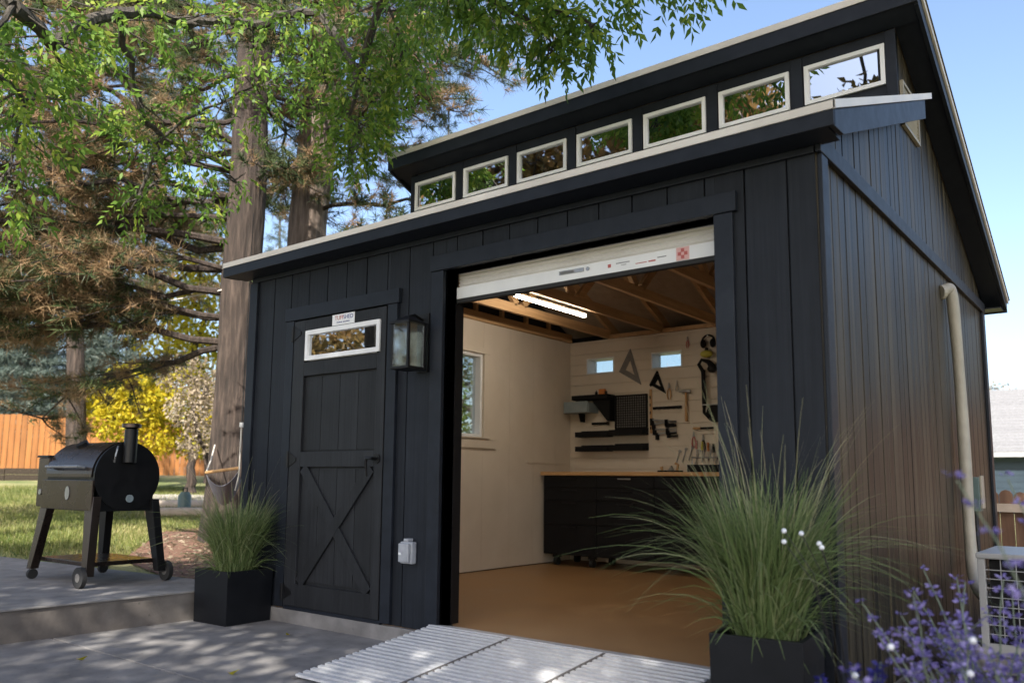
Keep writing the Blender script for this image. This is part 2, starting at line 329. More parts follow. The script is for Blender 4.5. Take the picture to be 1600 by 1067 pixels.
def leaf_object(name, m, parent, verts, tint, nper=4):
    """verts: (N,nper,3) array, one polygon each; tint: (N,)"""
    N = len(verts); me = bpy.data.meshes.new(name)
    me.vertices.add(N*nper); me.vertices.foreach_set('co', np.ascontiguousarray(verts, np.float32).ravel())
    me.loops.add(N*nper); me.loops.foreach_set('vertex_index', np.arange(N*nper, dtype=np.int32))
    me.polygons.add(N); me.polygons.foreach_set('loop_start', np.arange(0, N*nper, nper, dtype=np.int32))
    try: me.polygons.foreach_set('loop_total', np.full(N, nper, dtype=np.int32))
    except Exception: pass
    a = me.attributes.new('tint', 'FLOAT', 'FACE'); a.data.foreach_set('value', np.ascontiguousarray(tint, np.float32))
    me.materials.append(MT[m]); me.update(); me.validate()
    ob = bpy.data.objects.new(name, me); COL.objects.link(ob)
    if parent is not None:
        ob.parent = parent; ob.matrix_parent_inverse = world_of(parent).inverted()
    return ob
def unit(a): return a/np.maximum(np.linalg.norm(a, axis=-1, keepdims=True), 1e-9)
def leaves(pos, direc, length, width, curl=0.15):
    """rhomboid leaves, one quad each, folded a little; pos,direc (N,3)"""
    N = len(pos); d = unit(direc); rnd = unit(RNG.normal(size=(N,3))); s = unit(np.cross(d, rnd)); nrm = np.cross(s, d)
    L = length if np.ndim(length) else np.full(N, length); Wd = width if np.ndim(width) else np.full(N, width)
    L = L[:, None]; Wd = Wd[:, None]
    a = pos; b = pos + d*L*0.42 + s*Wd*0.5 + nrm*L*curl*0.3; c = pos + d*L - nrm*L*curl; e = pos + d*L*0.42 - s*Wd*0.5 + nrm*L*curl*0.3
    return np.stack([a, b, c, e], 1)
def sprigs(orig, direc, npair=4, rach=0.24, leaf=0.085, width=0.030):
    """pinnate sprigs: pairs of leaflets along a drooping stalk"""
    N = len(orig); d = unit(direc); rnd = unit(RNG.normal(size=(N,3))); s = unit(np.cross(d, rnd))
    out = []
    for k in range(npair):
        t = (k+0.6)/npair; p = orig + d*(rach*t) + np.array([0,0,-1])*rach*0.25*t*t
        for sg in (-1, 1):
            dd = d*0.75 + s*sg*0.8 + np.array([0,0,-0.35]) + RNG.normal(size=(N,3))*0.15
            out.append(leaves(p, dd, leaf*(0.8+0.4*RNG.random(N)), width*(0.8+0.4*RNG.random(N))))
    p = orig + d*rach + np.array([0,0,-1])*rach*0.25
    out.append(leaves(p, d+np.array([0,0,-0.3]), leaf*1.1, width*1.1))
    V = np.concatenate(out, 0); tint = np.tile(RNG.random(N), len(out))*0.6 + RNG.random(len(V))*0.4
    return V, tint
def ellipsoid_pts(c, r, n, shell=0.35):
    d = unit(RNG.normal(size=(n,3))); k = (shell + (1-shell)*RNG.random(n))**0.6
    return np.asarray(c) + d*k[:, None]*np.asarray(r), d

# ------------------------------------------------------------------ terrain
def s_of(x, y): return (x-5.2)*-0.88 + (y+3.57)*0.475
def sstep(a, b, t): t = np.clip((t-a)/(b-a), 0, 1); return t*t*(3-2*t)
def hz(x, y):
    x = np.asarray(x, float); y = np.asarray(y, float)
    s = s_of(x, y)
    rise = 0.055 + 0.05*np.clip(s-8.8, 0, 17)
    w = sstep(-0.12, -0.3, x)*sstep(-0.3, -0.1, y)
    w = np.maximum(w, sstep(0.2, -1.5, x)*sstep(4.8, 7, y))
    return -0.16 + (rise+0.16)*w
def axis(lo, hi, fine0, fine1, step, far):
    a = list(np.arange(fine0, fine1, step)); k = fine0; st = step
    while k > lo: st = min(st*1.25, far); k -= st; a.insert(0, k)
    k = a[-1]; st = step
    while k < hi: st = min(st*1.25, far); k += st; a.append(k)
    return np.array(a)
gx = axis(-260, 260, -5, 1, 0.12, 30); gy = axis(-160, 320, -1, 5, 0.12, 30)
GX, GY = np.meshgrid(gx, gy); GZ = hz(GX, GY)
nx, ny = len(gx), len(gy)
g = MB(); g.v = [tuple(q) for q in np.stack([GX, GY, GZ], -1).reshape(-1, 3)]
g.f = [(j*nx+i, j*nx+i+1, (j+1)*nx+i+1, (j+1)*nx+i) for j in range(ny-1) for i in range(nx-1)]
gr = struct(g.build('ground', 'ground', smooth=True))
def hz1(x, y): return float(hz(x, y))

# lower patio in slabs with joints, raised patio
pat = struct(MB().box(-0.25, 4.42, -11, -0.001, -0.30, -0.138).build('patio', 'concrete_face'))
def slab(x0, x1, y0, y1, z0, z1, parent, m='concrete'):
    return box('slab', m, parent, x0, x1, y0, y1, z0, z1, 0.006)
ys = [-10.9, -8.4, -5.9, -3.45, -1.28, 0.0]
for j in range(len(ys)-1):
    for x0, x1 in ((-0.05, 2.05), (2.06, 4.40)):
        slab(x0, x1, ys[j]+0.008, ys[j+1]-0.003, -0.16, -0.10, pat)
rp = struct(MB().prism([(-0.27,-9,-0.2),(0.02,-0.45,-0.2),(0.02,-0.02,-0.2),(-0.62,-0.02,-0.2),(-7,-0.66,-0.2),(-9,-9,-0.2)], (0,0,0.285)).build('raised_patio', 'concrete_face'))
def top_slab(poly):
    MB().prism([(x, y, 0.082) for x, y in poly], (0,0,0.012)).build('slab', 'concrete', rp, bevel=0.004)
def edge_x(y): return 0.02 - (min(y, -0.45)+0.45)/(-8.55)*0.29 + 0.015
top_slab([(edge_x(-9), -9), (edge_x(-3.2), -3.2), (-4.2, -3.2), (-4.2, -9)])
top_slab([(edge_x(-3.19), -3.19), (edge_x(-0.45), -0.45), (0.03, -0.03), (-0.62, -0.03), (-2.2, -0.18), (-2.2, -3.19)])
top_slab([(-2.208, -3.19), (-2.208, -0.18), (-7, -0.66), (-7, -3.19)])
# beds
def sheet(name, m, poly, dz, h=None):
    b = bmesh.new(); 
    vs = [b.verts.new((x, y, 0)) for x, y in poly]; f = b.faces.new(vs)
    bmesh.ops.triangulate(b, faces=[f]); bmesh.ops.subdivide_edges(b, edges=b.edges, cuts=9, use_grid_fill=True)
    for v in b.verts: v.co.z = (hz1(v.co.x, v.co.y) if h is None else h) + dz + random.uniform(-.004, .004)
    me = bpy.data.meshes.new(name); b.to_mesh(me); b.free(); me.materials.append(MT[m]); o = bpy.data.objects.new(name, me); COL.objects.link(o); return struct(o)
sheet('mulch_bed', 'mulch', [(-0.3,-0.02),(-0.9,-0.02),(-2.6,0.45),(-4.6,2.0),(-4.9,4.4),(-1.0,5.2),(-0.3,4.6)], 0.014)
sheet('soil_bed', 'soil', [(4.43,-8),(9,-8),(9,8),(4.16,8),(4.16,-0.01),(4.43,-0.01)], 0.0, -0.10)

# ------------------------------------------------------------------ shed
W, D = 4.1277, 4.298
HF, HB = 2.30, 2.381
OP0, OP1, OPH = 1.941, 3.658, 2.107
DR0, DR1, DRH = 0.53, 1.467, 1.95
YC = 1.614
O1, OY1, Z1, S1 = 0.136, 0.1824, 2.4376, 0.4047
O2, YU, ZU, YR, ZR = 0.1667, 1.478, 3.827, 4.518, 2.441
S2 = (ZU-ZR)/(YR-YU)
shed = thing('shed', 'dark navy wooden shed with open roll-up door and row of high windows', 'shed', (0,0,0))
def top_low(y): return Z1 + S1*(y+OY1)
def top_up(y): return ZU - S2*(y-YU)
def gable_top(y): return min(top_low(y)-0.085, 9) if y < YC else top_up(y)-0.13
MB().box(-0.02, W-0.014, -0.022, D+0.02, -0.28, -0.012).build('foundation', 'concrete', shed, bevel=0.006)
box('floor', 'floorply', shed, 0.02, W-0.02, 0.005, D-0.02, -0.011, 0.004)

# front wall: sheathing round the two openings, then boards
fw = MB()
for x0, x1, z0, z1 in ((0.01, DR0, 0.005, HB-.03), (DR0, DR1, DRH, HB-.03), (DR1, OP0, 0.005, HB-.03), (OP0, OP1, OPH, HB-.03), (OP1, W-0.01, 0.005, HB-.03)):
    fw.box(x0, x1, 0.012, 0.098, z0, z1)
fwall = fw.build('front_wall', 'trim', shed)
grooves = sorted(set([0.0, W-0.0] + [4.0-0.197*k for k in range(0, 21)]))
grooves = [x for x in grooves if x >= 0]
def board(parent, x0, x1, z0, z1):
    if x1-x0 < 0.015 or z1-z0 < 0.02: return
    dy = random.uniform(-0.0012, 0.0012)
    box('siding_board', 'siding', parent, x0+0.004, x1-0.004, -0.004+dy, 0.0135, z0, z1, 0.0022)
for a, b in zip(grooves[:-1], grooves[1:]):
    cuts = [a] + [c for c in (DR0, DR1, OP0, OP1) if a < c < b] + [b]
    for c0, c1 in zip(cuts[:-1], cuts[1:]):
        mid = (c0+c1)/2; zl = 0.0
        if DR0 < mid < DR1: zl = DRH
        if OP0 < mid < OP1: zl = OPH
        k0 = c0 if c0 == a else c0-0.004; k1 = c1 if c1 == b else c1+0.004
        board(fwall, k0, k1, zl if zl else -.008, HF+0.03)
box('frieze_board', 'trim', shed, 0.0, W, -0.024, -0.0055, HF, 2.332, 0.003)
box('corner_trim', 'trim', shed, -0.022, 0.07, -0.026, -0.0055, 0.0, HF-0.002, 0.003)
# side walls
def side_wall(name, x_out, sgn, with_boards, window=None):
    yy = [0.012, YC, YC, D-0.012]
    if window is None:
        m = MB(); xi = x_out - sgn*0.013
        poly = [(xi, 0.012, 0.005), (xi, D-0.012, 0.005), (xi, D-0.012, gable_top(D)-.01), (xi, YC+0.0001, gable_top(YC+0.0001)-.01), (xi, YC-0.0001, gable_top(YC-.0001)-.01), (xi, 0.012, gable_top(0.012)-.01)]
        m.prism(poly, (-sgn*0.085, 0, 0)); w = m.build(name, 'trim', shed)
    else:
        y0, y1, z0, z1 = window; m = MB(); xa, xb = sorted((x_out-sgn*0.013, x_out-sgn*0.098))
        m.box(xa, xb, 0.012, y0, 0.005, HB); m.box(xa, xb, y1, D-0.012, 0.005, HB); m.box(xa, xb, y0, y1, 0.005, z0); m.box(xa, xb, y0, y1, z1, HB)
        poly = [(xb, 0.012, HB), (xb, D-0.012, HB), (xb, YC+0.0001, gable_top(YC+0.0001)-.01), (xb, YC-0.0001, gable_top(YC-.0001)-.01), (xb, 0.012, gable_top(0.012)+0.03)]
        m.prism(poly, (xa-xb, 0, 0)); w = m.build(name, 'trim', shed)
    if with_boards:
        ed = sorted([0.0, YC, D] + [0.09+0.1016*k for k in range(0, 42)])
        for a, b in zip(ed[:-1], ed[1:]):
            if b-a < 0.02: continue
            d = random.uniform(-0.0015, 0.0015); xo = x_out+sgn*(0.004+d); xi = x_out-sgn*0.0135
            a2, b2 = a+0.004, b-0.004
            for z0a, z0b, za, zb in ((-0.098, -0.098, HF+0.03, HF+0.03), (HF+0.034, HF+0.034, gable_top(a2), gable_top(b2-1e-4))):
                if min(za, zb) - z0a < 0.02: continue
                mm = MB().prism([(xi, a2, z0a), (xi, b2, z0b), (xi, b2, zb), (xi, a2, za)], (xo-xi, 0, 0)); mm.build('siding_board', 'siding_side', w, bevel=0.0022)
    return w
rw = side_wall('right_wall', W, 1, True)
LW = (1.72, 2.56, 1.27, 2.085)
lw = side_wall('left_wall', 0, -1, True, None) if False else side_wall('left_wall', 0, -1, False, LW)
# back wall with three small windows
BWIN = [(0.33, 0.68), (1.13, 1.48), (1.93, 2.28)]
bz0, bz1 = 2.03, 2.205
bw = MB(); prev = 0.1
for x0, x1 in BWIN + [(W-0.1, None)]:
    bw.box(prev, x0, D-0.1, D, 0.005, 2.36)
    if x1: bw.box(x0, x1, D-0.1, D, 0.005, bz0); bw.box(x0, x1, D-0.1, D, bz1, 2.36); prev = x1
bwall = bw.build('back_wall', 'trim', shed)
box('corner_trim', 'trim', shed, W+0.0055, W+0.026, 0.0, 0.088, 0.0, HF-0.002, 0.003)
box('corner_trim', 'trim', shed, W+0.0055, W+0.026, D-0.085, D+0.01, 0.0, HF-0.002, 0.003)
box('belly_band', 'trim', shed, W+0.0055, W+0.030, -0.024, D+0.012, HF, HB, 0.004)
# interior lining
def lining():
    YB = 4.087
    m = MB()
    m.box(0.10, 0.112, 0.1, LW[0], 0.012, 2.40); m.box(0.10, 0.107, LW[1], YB, 0.012, 2.40); m.box(0.10, 0.112, LW[0], LW[1], 0.012, LW[2]); m.box(0.10, 0.112, LW[0], LW[1], LW[3], 2.40)
    ll = m.build('left_lining', 'liner', shed)
    for ya, yb in ((LW[1]+.002, 2.98), (2.983, 3.39), (3.393, 3.80), (3.803, YB-.001)): box('wall_panel', 'liner', ll, 0.1072, 0.112, ya, yb, 0.014, 2.398)
    box('right_lining', 'liner', shed, W-0.112, W-0.10, 0.1, YB, 0.012, 2.40)
    box('front_lining', 'liner', shed, 0.113, OP0, 0.099, 0.110, 0.012, 2.36); box('front_lining', 'liner', shed, OP1, W-0.113, 0.099, 0.110, 0.012, 2.36)
    bl = MB(); prev = 0.1
    for x0, x1 in BWIN + [(W-0.1, None)]:
        bl.box(prev, x0, YB+0.012, D-0.1, 0.012, 2.40)
        if x1: bl.box(x0, x1, YB+0.012, D-0.1, 0.012, bz0); bl.box(x0, x1, YB+0.012, D-0.1, bz1, 2.40); prev = x1
    bl = bl.build('back_lining', 'liner', shed)
    z = 0.88; h = 0.115
    while z < 2.40:
        z1 = min(z+h-0.006, 2.40); segs = [(0.114, W-0.114)]
        if z1 > bz0 and z < bz1:
            segs = []; pv = 0.114
            for x0, x1 in BWIN: segs.append((pv, x0)); pv = x1
            segs.append((pv, W-0.114))
            zz = []
            for x0, x1 in BWIN:
                if z < bz0-0.01: zz.append((x0, x1, z, bz0))
                if z1 > bz1+0.01: zz.append((x0, x1, bz1, z1))
            for x0, x1, za, zb in zz: box('wall_plank', 'liner', bl, x0+.001, x1-.001, YB, YB+0.0115, za, zb)
        for x0, x1 in segs: box('wall_plank', 'liner', bl, x0, x1, YB, YB+0.0115, z, z1)
        z += h
    box('wall_plank', 'liner', bl, 0.114, W-0.114, YB, YB+0.0115, 0.015, 0.874)
    for k, (x0, x1) in enumerate(BWIN):      # small back windows
        m = MB(); m.box(x0, x0+0.012, YB-0.004, D-0.03, bz0, bz1); m.box(x1-0.012, x1, YB-0.004, D-0.03, bz0, bz1); m.box(x0+.012, x1-.012, YB-.004, D-0.03, bz0, bz0+0.012); m.box(x0+.012, x1-.012, YB-.004, D-0.03, bz1-0.012, bz1)
        w = m.build('back_window', 'white', shed); box('pane', 'glass', w, x0+0.012, x1-0.012, D-0.06, D-0.055, bz0+.012, bz1-.012)
    y0, y1, z0, z1 = LW
    m = MB(); c = 0.055
    m.box(0.112, 0.128, y0-c, y0, z0, z1); m.box(0.112, 0.128, y1, y1+c, z0, z1); m.box(0.112, 0.130, y0-c-.01, y1+c+.02, z1, z1+c)
    win = m.build('side_window', 'liner', shed, bevel=0.002)
    box('apron', 'liner', win, 0.112, 0.132, y0-c-.02, y1+c+.14, z0-0.105, z0-0.012, 0.002)
    box('sill', 'liner', win, 0.10, 0.15, y0-c-.01, y1+c+.02, z0-0.012, z0, 0.002)
    m = MB(); m.box(0.0, 0.1, y0, y0+0.03, z0, z1); m.box(0.0, 0.1, y1-0.03, y1, z0, z1); m.box(0.0, 0.1, y0+.03, y1-.03, z0, z0+.03); m.box(0.0, 0.1, y0+.03, y1-.03, z1-.03, z1)
    m.build('window_frame', 'white', win); box('pane', 'glass', win, 0.03, 0.035, y0+.03, y1-.03, z0+.03, z1-.03)
    box('ledge', 'liner', shed, 0.112, 0.124, 3.28, 3.95, 1.045, 1.062)
lining()
# roofs
def roof_low():
    r = MB()
    def q(x0, x1, y0, y1, dz0, dz1):
        r.hexa([(x0,y0,top_low(y0)+dz0),(x1,y0,top_low(y0)+dz0),(x1,y1,top_low(y1)+dz0),(x0,y1,top_low(y1)+dz0)], [(x0,y0,top_low(y0)+dz1),(x1,y0,top_low(y0)+dz1),(x1,y1,top_low(y1)+dz1),(x0,y1,top_low(y1)+dz1)])
    q(-O1+.002, W+O1-.002, -OY1, YC-0.004, -0.030, 0.004)
    q(-O1+.002, -0.02, YC-0.004, 1.86, -0.030, 0.004); q(W+0.02, W+O1-.002, YC-0.004, 1.86, -0.030, 0.004)
    o = r.build('lower_roof', 'shingle', shed)
    MB().box(-O1-.008, W+O1+.008, -OY1-0.012, -OY1-.0005, Z1-0.037, Z1-0.0005).build('drip_edge', 'drip', o)
    MB().box(-O1, W+O1, -OY1-.006, -OY1+0.016, 2.332, 2.4005).build('fascia', 'trim', o, bevel=0.003)
    box('soffit', 'trim', o, -O1+0.03, W+O1-0.03, -OY1+0.017, -0.002, 2.333, 2.345)
    for sg, xo in ((-1, -O1), (1, W+O1)):
        pl = [(xo,-0.168,2.40),(xo,-0.168,2.33),(xo,-0.05,2.336),(xo,1.70,3.045),(xo,1.70,3.163)]
        pl = [(a, b-0.012 if i < 2 else b, c) for i, (a, b, c) in enumerate(pl)]
        MB().prism(pl, (-sg*0.022, 0, 0)).build('rake_board', 'trim', o, bevel=0.002)
        xw = -0.014 if sg < 0 else W+0.014
        MB().prism([(xw, -0.05, 2.372), (xw, 1.70, 3.080), (xw, 1.70, 3.092), (xw, -0.05, 2.384)], (xo-sg*0.024-xw, 0, 0)).build('rake_soffit', 'trim', o)
        d = MB(); y0, y1 = -OY1-.012, 1.86
        d.prism([(xo+sg*0.001, y0, top_low(y0)-.035), (xo+sg*0.001, y1, top_low(y1)-.035), (xo+sg*0.001, y1, top_low(y1)+.003), (xo+sg*0.001, y0, top_low(y0)+.003)], (sg*0.010, 0, 0)).build('drip_edge', 'drip', o)
roof_low()
def roof_up():
    r = MB(); y0, y1 = YU, YR
    xa, xb = -O2+.002, W+O2-.002
    r.hexa([(xa,y0,top_up(y0)-.03),(xb,y0,top_up(y0)-.03),(xb,y1,top_up(y1)-.03),(xa,y1,top_up(y1)-.03)], [(xa,y0,top_up(y0)+.004),(xb,y0,top_up(y0)+.004),(xb,y1+.01,top_up(y1)+.004),(xa,y1+.01,top_up(y1)+.004)])
    o = r.build('upper_roof', 'shingle', shed)
    MB().box(-O2-.008, W+O2+.008, YU-0.012, YU-.0005, ZU-0.042, ZU+.003).build('drip_edge', 'drip', o)
    MB().box(-O2, W+O2, YU-.006, YU+0.016, ZU-0.145, ZU-0.038).build('fascia', 'trim', o, bevel=0.003)
    MB().box(-O2, W+O2, YR-.016, YR+.006, ZR-0.115, ZR-0.02).build('fascia', 'trim', o, bevel=0.003)
    for sg, xo in ((-1, -O2), (1, W+O2)):
        ya, yb = YU+.018, YR-.018
        MB().prism([(xo, ya, top_up(ya)-.145), (xo, yb, top_up(yb)-.105), (xo, yb, top_up(yb)-.036), (xo, ya, top_up(ya)-.036)], (-sg*0.022, 0, 0)).build('rake_board', 'trim', o, bevel=0.002)
        ya, yb = YU+.02, YR-.02
        xw = -0.004 if sg < 0 else W+0.006
        def zz(y): return top_up(y)-.115
        MB().prism([(xw, YC+.002, zz(YC)), (xw, yb, zz(yb)), (xw, yb, zz(yb)+.012), (xw, YC+.002, zz(YC)+.012)], (xo-sg*0.024-xw, 0, 0)).build('rake_soffit', 'trim', o)
        MB().prism([(xo+sg*.001, YU-.012, ZU-.042), (xo+sg*.001, YR+.012, top_up(YR+.012)-.032), (xo+sg*.001, YR+.012, top_up(YR+.012)+.003), (xo+sg*.001, YU-.012, ZU+.004)], (sg*0.012, 0, 0)).build('drip_edge', 'drip', o)
        MB().prism([(xo-sg*.01, YU-.014, ZU+.0045), (xo-sg*.01, YR+.03, top_up(YR+.03)+.0045), (xo-sg*.01, YR+.03, top_up(YR+.03)+.0145), (xo-sg*.01, YU-.014, ZU+.0145)], (sg*0.03, 0, 0)).build('shingle_edge', 'shingle', o)
    s = MB(); z0 = ZU-0.140; s.hexa([(-O2+.024, YU+.017, z0), (W+O2-.024, YU+.017, z0), (W+O2-.024, YC, z0-S2*(YC-YU-.017)), (-O2+.024, YC, z0-S2*(YC-YU-.017))], [(-O2+.024, YU+.017, z0+.012), (W+O2-.024, YU+.017, z0+.012), (W+O2-.024, YC, z0+.012-S2*(YC-YU-.017)), (-O2+.024, YC, z0+.012-S2*(YC-YU-.017))])
    s.build('soffit', 'trim', o)
    box('soffit', 'trim', o, -O2+.024, W+O2-.024, D+.012, YR-.017, ZR-.105, ZR-.095)
roof_up()
# clerestory
CW = [(0.068+0.5865*k, 0.068+0.5865*k+0.487) for k in range(7)]
cz0, cz1 = 3.285, 3.548
def clerestory():
    m = MB(); prev = 0.0; zb, zt = top_low(YC)+.006, 3.625
    for x0, x1 in CW + [(W, None)]:
        m.box(prev, x0, YC, YC+0.085, zb, zt)
        if x1: m.box(x0, x1, YC, YC+.085, zb, cz0); m.box(x0, x1, YC, YC+.085, cz1, zt); prev = x1
    w = m.build('clerestory_wall', 'trim', shed)
    box('corner_trim', 'trim', shed, W-0.05, W+0.012, YC-0.014, YC-0.001, zb, zt-.004, 0.002)
    for k in range(6):
        xm = (CW[k][1]+CW[k+1][0])/2
        box('mullion_trim', 'trim', w, xm-0.036, xm+0.036, YC-0.010, YC-0.0005, zb, zt-0.006, 0.002)
    for x0, x1 in CW:
        f = MB(); t = 0.026; ya, yb = YC-0.016, YC+0.03
        f.box(x0, x0+t, ya, yb, cz0, cz1); f.box(x1-t, x1, ya, yb, cz0, cz1); f.box(x0+t, x1-t, ya, yb, cz0, cz0+t); f.box(x0+t, x1-t, ya, yb, cz1-t, cz1)
        fo = f.build('clerestory_window', 'white', shed)
        box('pane', 'glass_refl', fo, x0+t-.002, x1-t+.002, YC+0.004, YC+0.010, cz0+t-.002, cz1-t+.002)
clerestory()
# gable vent on the right wall
def vent():
    y0, y1, z0, z1 = 1.68, 2.10, 3.03, 3.32
    x = W+0.006; f = MB()
    tri = lambda y: z1 - (y-y0)*0  # frame follows a rectangle partly hidden by the eave
    f.box(x, x+0.02, y0, y1, z0, z0+.02); f.box(x, x+.02, y0, y0+.02, z0+.02, z1); f.box(x, x+.02, y1-.02, y1, z0+.02, z1); f.box(x, x+.02, y0+.02, y1-.02, z1-.02, z1)
    o = f.build('gable_vent', 'pipe', shed)
    for k in range(10):
        z = z0+.03+k*0.025
        MB().bar((x+.006, y0+.021, z), (x+.006, y1-.021, z), 0.006, 0.018, (0.6,0,1)).build('slat', 'pipe', o)
vent()
# door and opening trims
def trims():
    box('door_casing', 'trim', shed, DR0-0.085, DR0-0.004, -0.028, -0.0055, 0.0, DRH+0.004, 0.003)
    box('door_casing', 'trim', shed, DR1+0.006, DR1+0.089, -0.028, -0.0055, 0.0, DRH+0.004, 0.003)
    box('door_casing', 'trim', shed, DR0-0.10, DR1+0.107, -0.034, -0.0055, DRH+0.006, DRH+0.098, 0.003)
    box('opening_casing', 'trim', shed, OP0-0.092, OP0, -0.028, -0.0055, 0.0, OPH-0.002, 0.003)
    box('opening_casing', 'trim', shed, OP1, OP1+0.092, -0.028, -0.0055, 0.0, OPH-0.002, 0.003)
    box('opening_casing', 'trim', shed, OP0-0.10, OP1+0.112, -0.036, -0.0055, OPH, OPH+0.096, 0.003)
    box('jamb', 'trim', shed, OP0-0.012, OP0, -0.005, 0.112, 0.006, OPH+.001); box('jamb', 'trim', shed, OP1, OP1+0.012, -0.005, 0.112, 0.006, OPH+.001)
    box('jamb', 'trim', shed, OP0, OP1, -0.005, 0.112, OPH, OPH+0.012)
    box('door_sill', 'trim', shed, DR0-.003, DR1+.003, -0.021, 0.03, -0.0115, 0.0105)
    box('threshold', 'alu', shed, OP0, OP1, -0.02, 0.09, -0.010, 0.012)
trims()
def door():
    d = box('door', 'dooroak', shed, DR0+0.004, DR1-0.004, -0.004, 0.03, 0.012, DRH-0.003)
    x0, x1 = DR0+0.006, DR1-0.006; pl, pr = 0.655, 1.385; yb = -0.0045
    n = 4
    for k in range(n):
        a = pl+(pr-pl)*k/n; b = pl+(pr-pl)*(k+1)/n
        for z0, z1 in ((0.18, 0.925), (1.045, 1.545)):
            box('panel_board', 'dooroak', d, a+.002, b-.002, yb-0.006, yb, z0+.001, z1-.001, 0.0015)
    for a, b in ((x0, pl), (pr, x1)): box('stile', 'dooroak', d, a, b, yb-0.024, yb, 0.014, DRH-0.005, 0.003)
    for z0, z1 in ((0.014, 0.16), (0.935, 1.035), (1.555, 1.65), (1.872, DRH-.005)): box('rail', 'dooroak', d, pl+.001, pr-.001, yb-0.024, yb, z0, z1, 0.003)
    a, b, c, e = (pl+.03, 0.165), (pr-.03, 0.93), (pr-.03, 0.165), (pl+.03, 0.93)
    m = MB().bar((a[0], yb-.013, a[1]), (b[0], yb-.013, b[1]), 0.014, 0.075, (0,-1,0)) if False else None
    def brace(p, q, w=0.078, ya=yb-0.006, yo=yb-0.023):
        v = Vector((q[0]-p[0], 0, q[1]-p[1])).normalized(); n_ = Vector((-v.z, 0, v.x))*w/2
        P0, Q0 = Vector((p[0], yo, p[1])), Vector((q[0], yo, q[1]))
        return MB().prism([P0+n_, Q0+n_, Q0-n_, P0-n_], (0, ya-yo, 0)).build('brace', 'dooroak', d, bevel=0.002)
    brace(a, b); brace(e, c, yo=yb-0.0215)
    # transom light
    f = MB(); a, b, z0, z1, t = 0.672, 1.415, 1.66, 1.866, 0.03
    y0, y1 = yb-0.036, yb-0.001
    f.box(a, a+t, y0, y1, z0, z1); f.box(b-t, b, y0, y1, z0, z1); f.box(a+t, b-t, y0, y1, z0, z0+t); f.box(a+t, b-t, y0, y1, z1-t, z1)
    fo = f.build('window_frame', 'white', d, bevel=0.002); box('pane', 'glass_refl', fo, a+t-.002, b-t+.002, yb-.018, yb-.012, z0+t-.002, z1-t+.002)
    for z in (1.86, 0.985, 0.10):
        h = MB(); h.box(DR0-0.028, DR0-0.004, -0.034, -0.0285, z-0.055, z+0.055)
        h.prism([(DR0+0.008, -0.0335, z-0.05), (DR0+0.008, -0.0335, z+0.05), (DR0+0.085, -0.0335, z+0.012), (DR0+0.085, -0.0335, z-0.012)], (0, 0.0045, 0)); h.tube([(DR0, -0.036, z-.052), (DR0, -0.036, z+.052)], 0.007, 8)
        h.build('hinge', 'black', d)
    h = MB(); hx, hzv = 1.415, 0.985
    h.tube([(hx, yb-.025, hzv), (hx, yb-.032, hzv)], 0.030, 16); h.tube([(hx, yb-.032, hzv), (hx, yb-.075, hzv)], 0.010, 10); h.tube([(hx+.012, yb-.075, hzv), (hx-.045, yb-.075, hzv), (hx-.05, yb-.072, hzv-.03), (hx-.052, yb-.06, hzv-.11)], [.010, .010, .009, .006], 10)
    h.build('handle', 'black', d, smooth=True)
    s = box('sign', 'white', d, 0.945, 1.165, yb-.0285, yb-.0245, 1.873, 1.945)
    def text(body, m, x, z, size, y):
        cu = bpy.data.curves.new('t', 'FONT'); cu.body = body; cu.size = size; cu.extrude = 0.0006; cu.align_x = 'CENTER'
        t = bpy.data.objects.new('t', cu); COL.objects.link(t); t.rotation_euler = (math.pi/2, 0, 0); t.location = (x, y, z)
        bpy.context.view_layer.update(); me = bpy.data.meshes.new_from_object(t.evaluated_get(bpy.context.evaluated_depsgraph_get()))
        me.transform(t.matrix_world); me.materials.clear(); me.materials.append(MT[m]); bpy.data.objects.remove(t)
        o = bpy.data.objects.new('lettering', me); COL.objects.link(o); return o
    for body, m, x, z, size in (('TUFF', 'red', 1.015, 1.908, 0.040), ('SHED', 'blue', 1.105, 1.908, 0.040), ('STORAGE  BUILDINGS', 'blue', 1.055, 1.886, 0.013)):
        t = text(body, m, x, z, size, yb-.0292); t.parent = s
    return d
door()
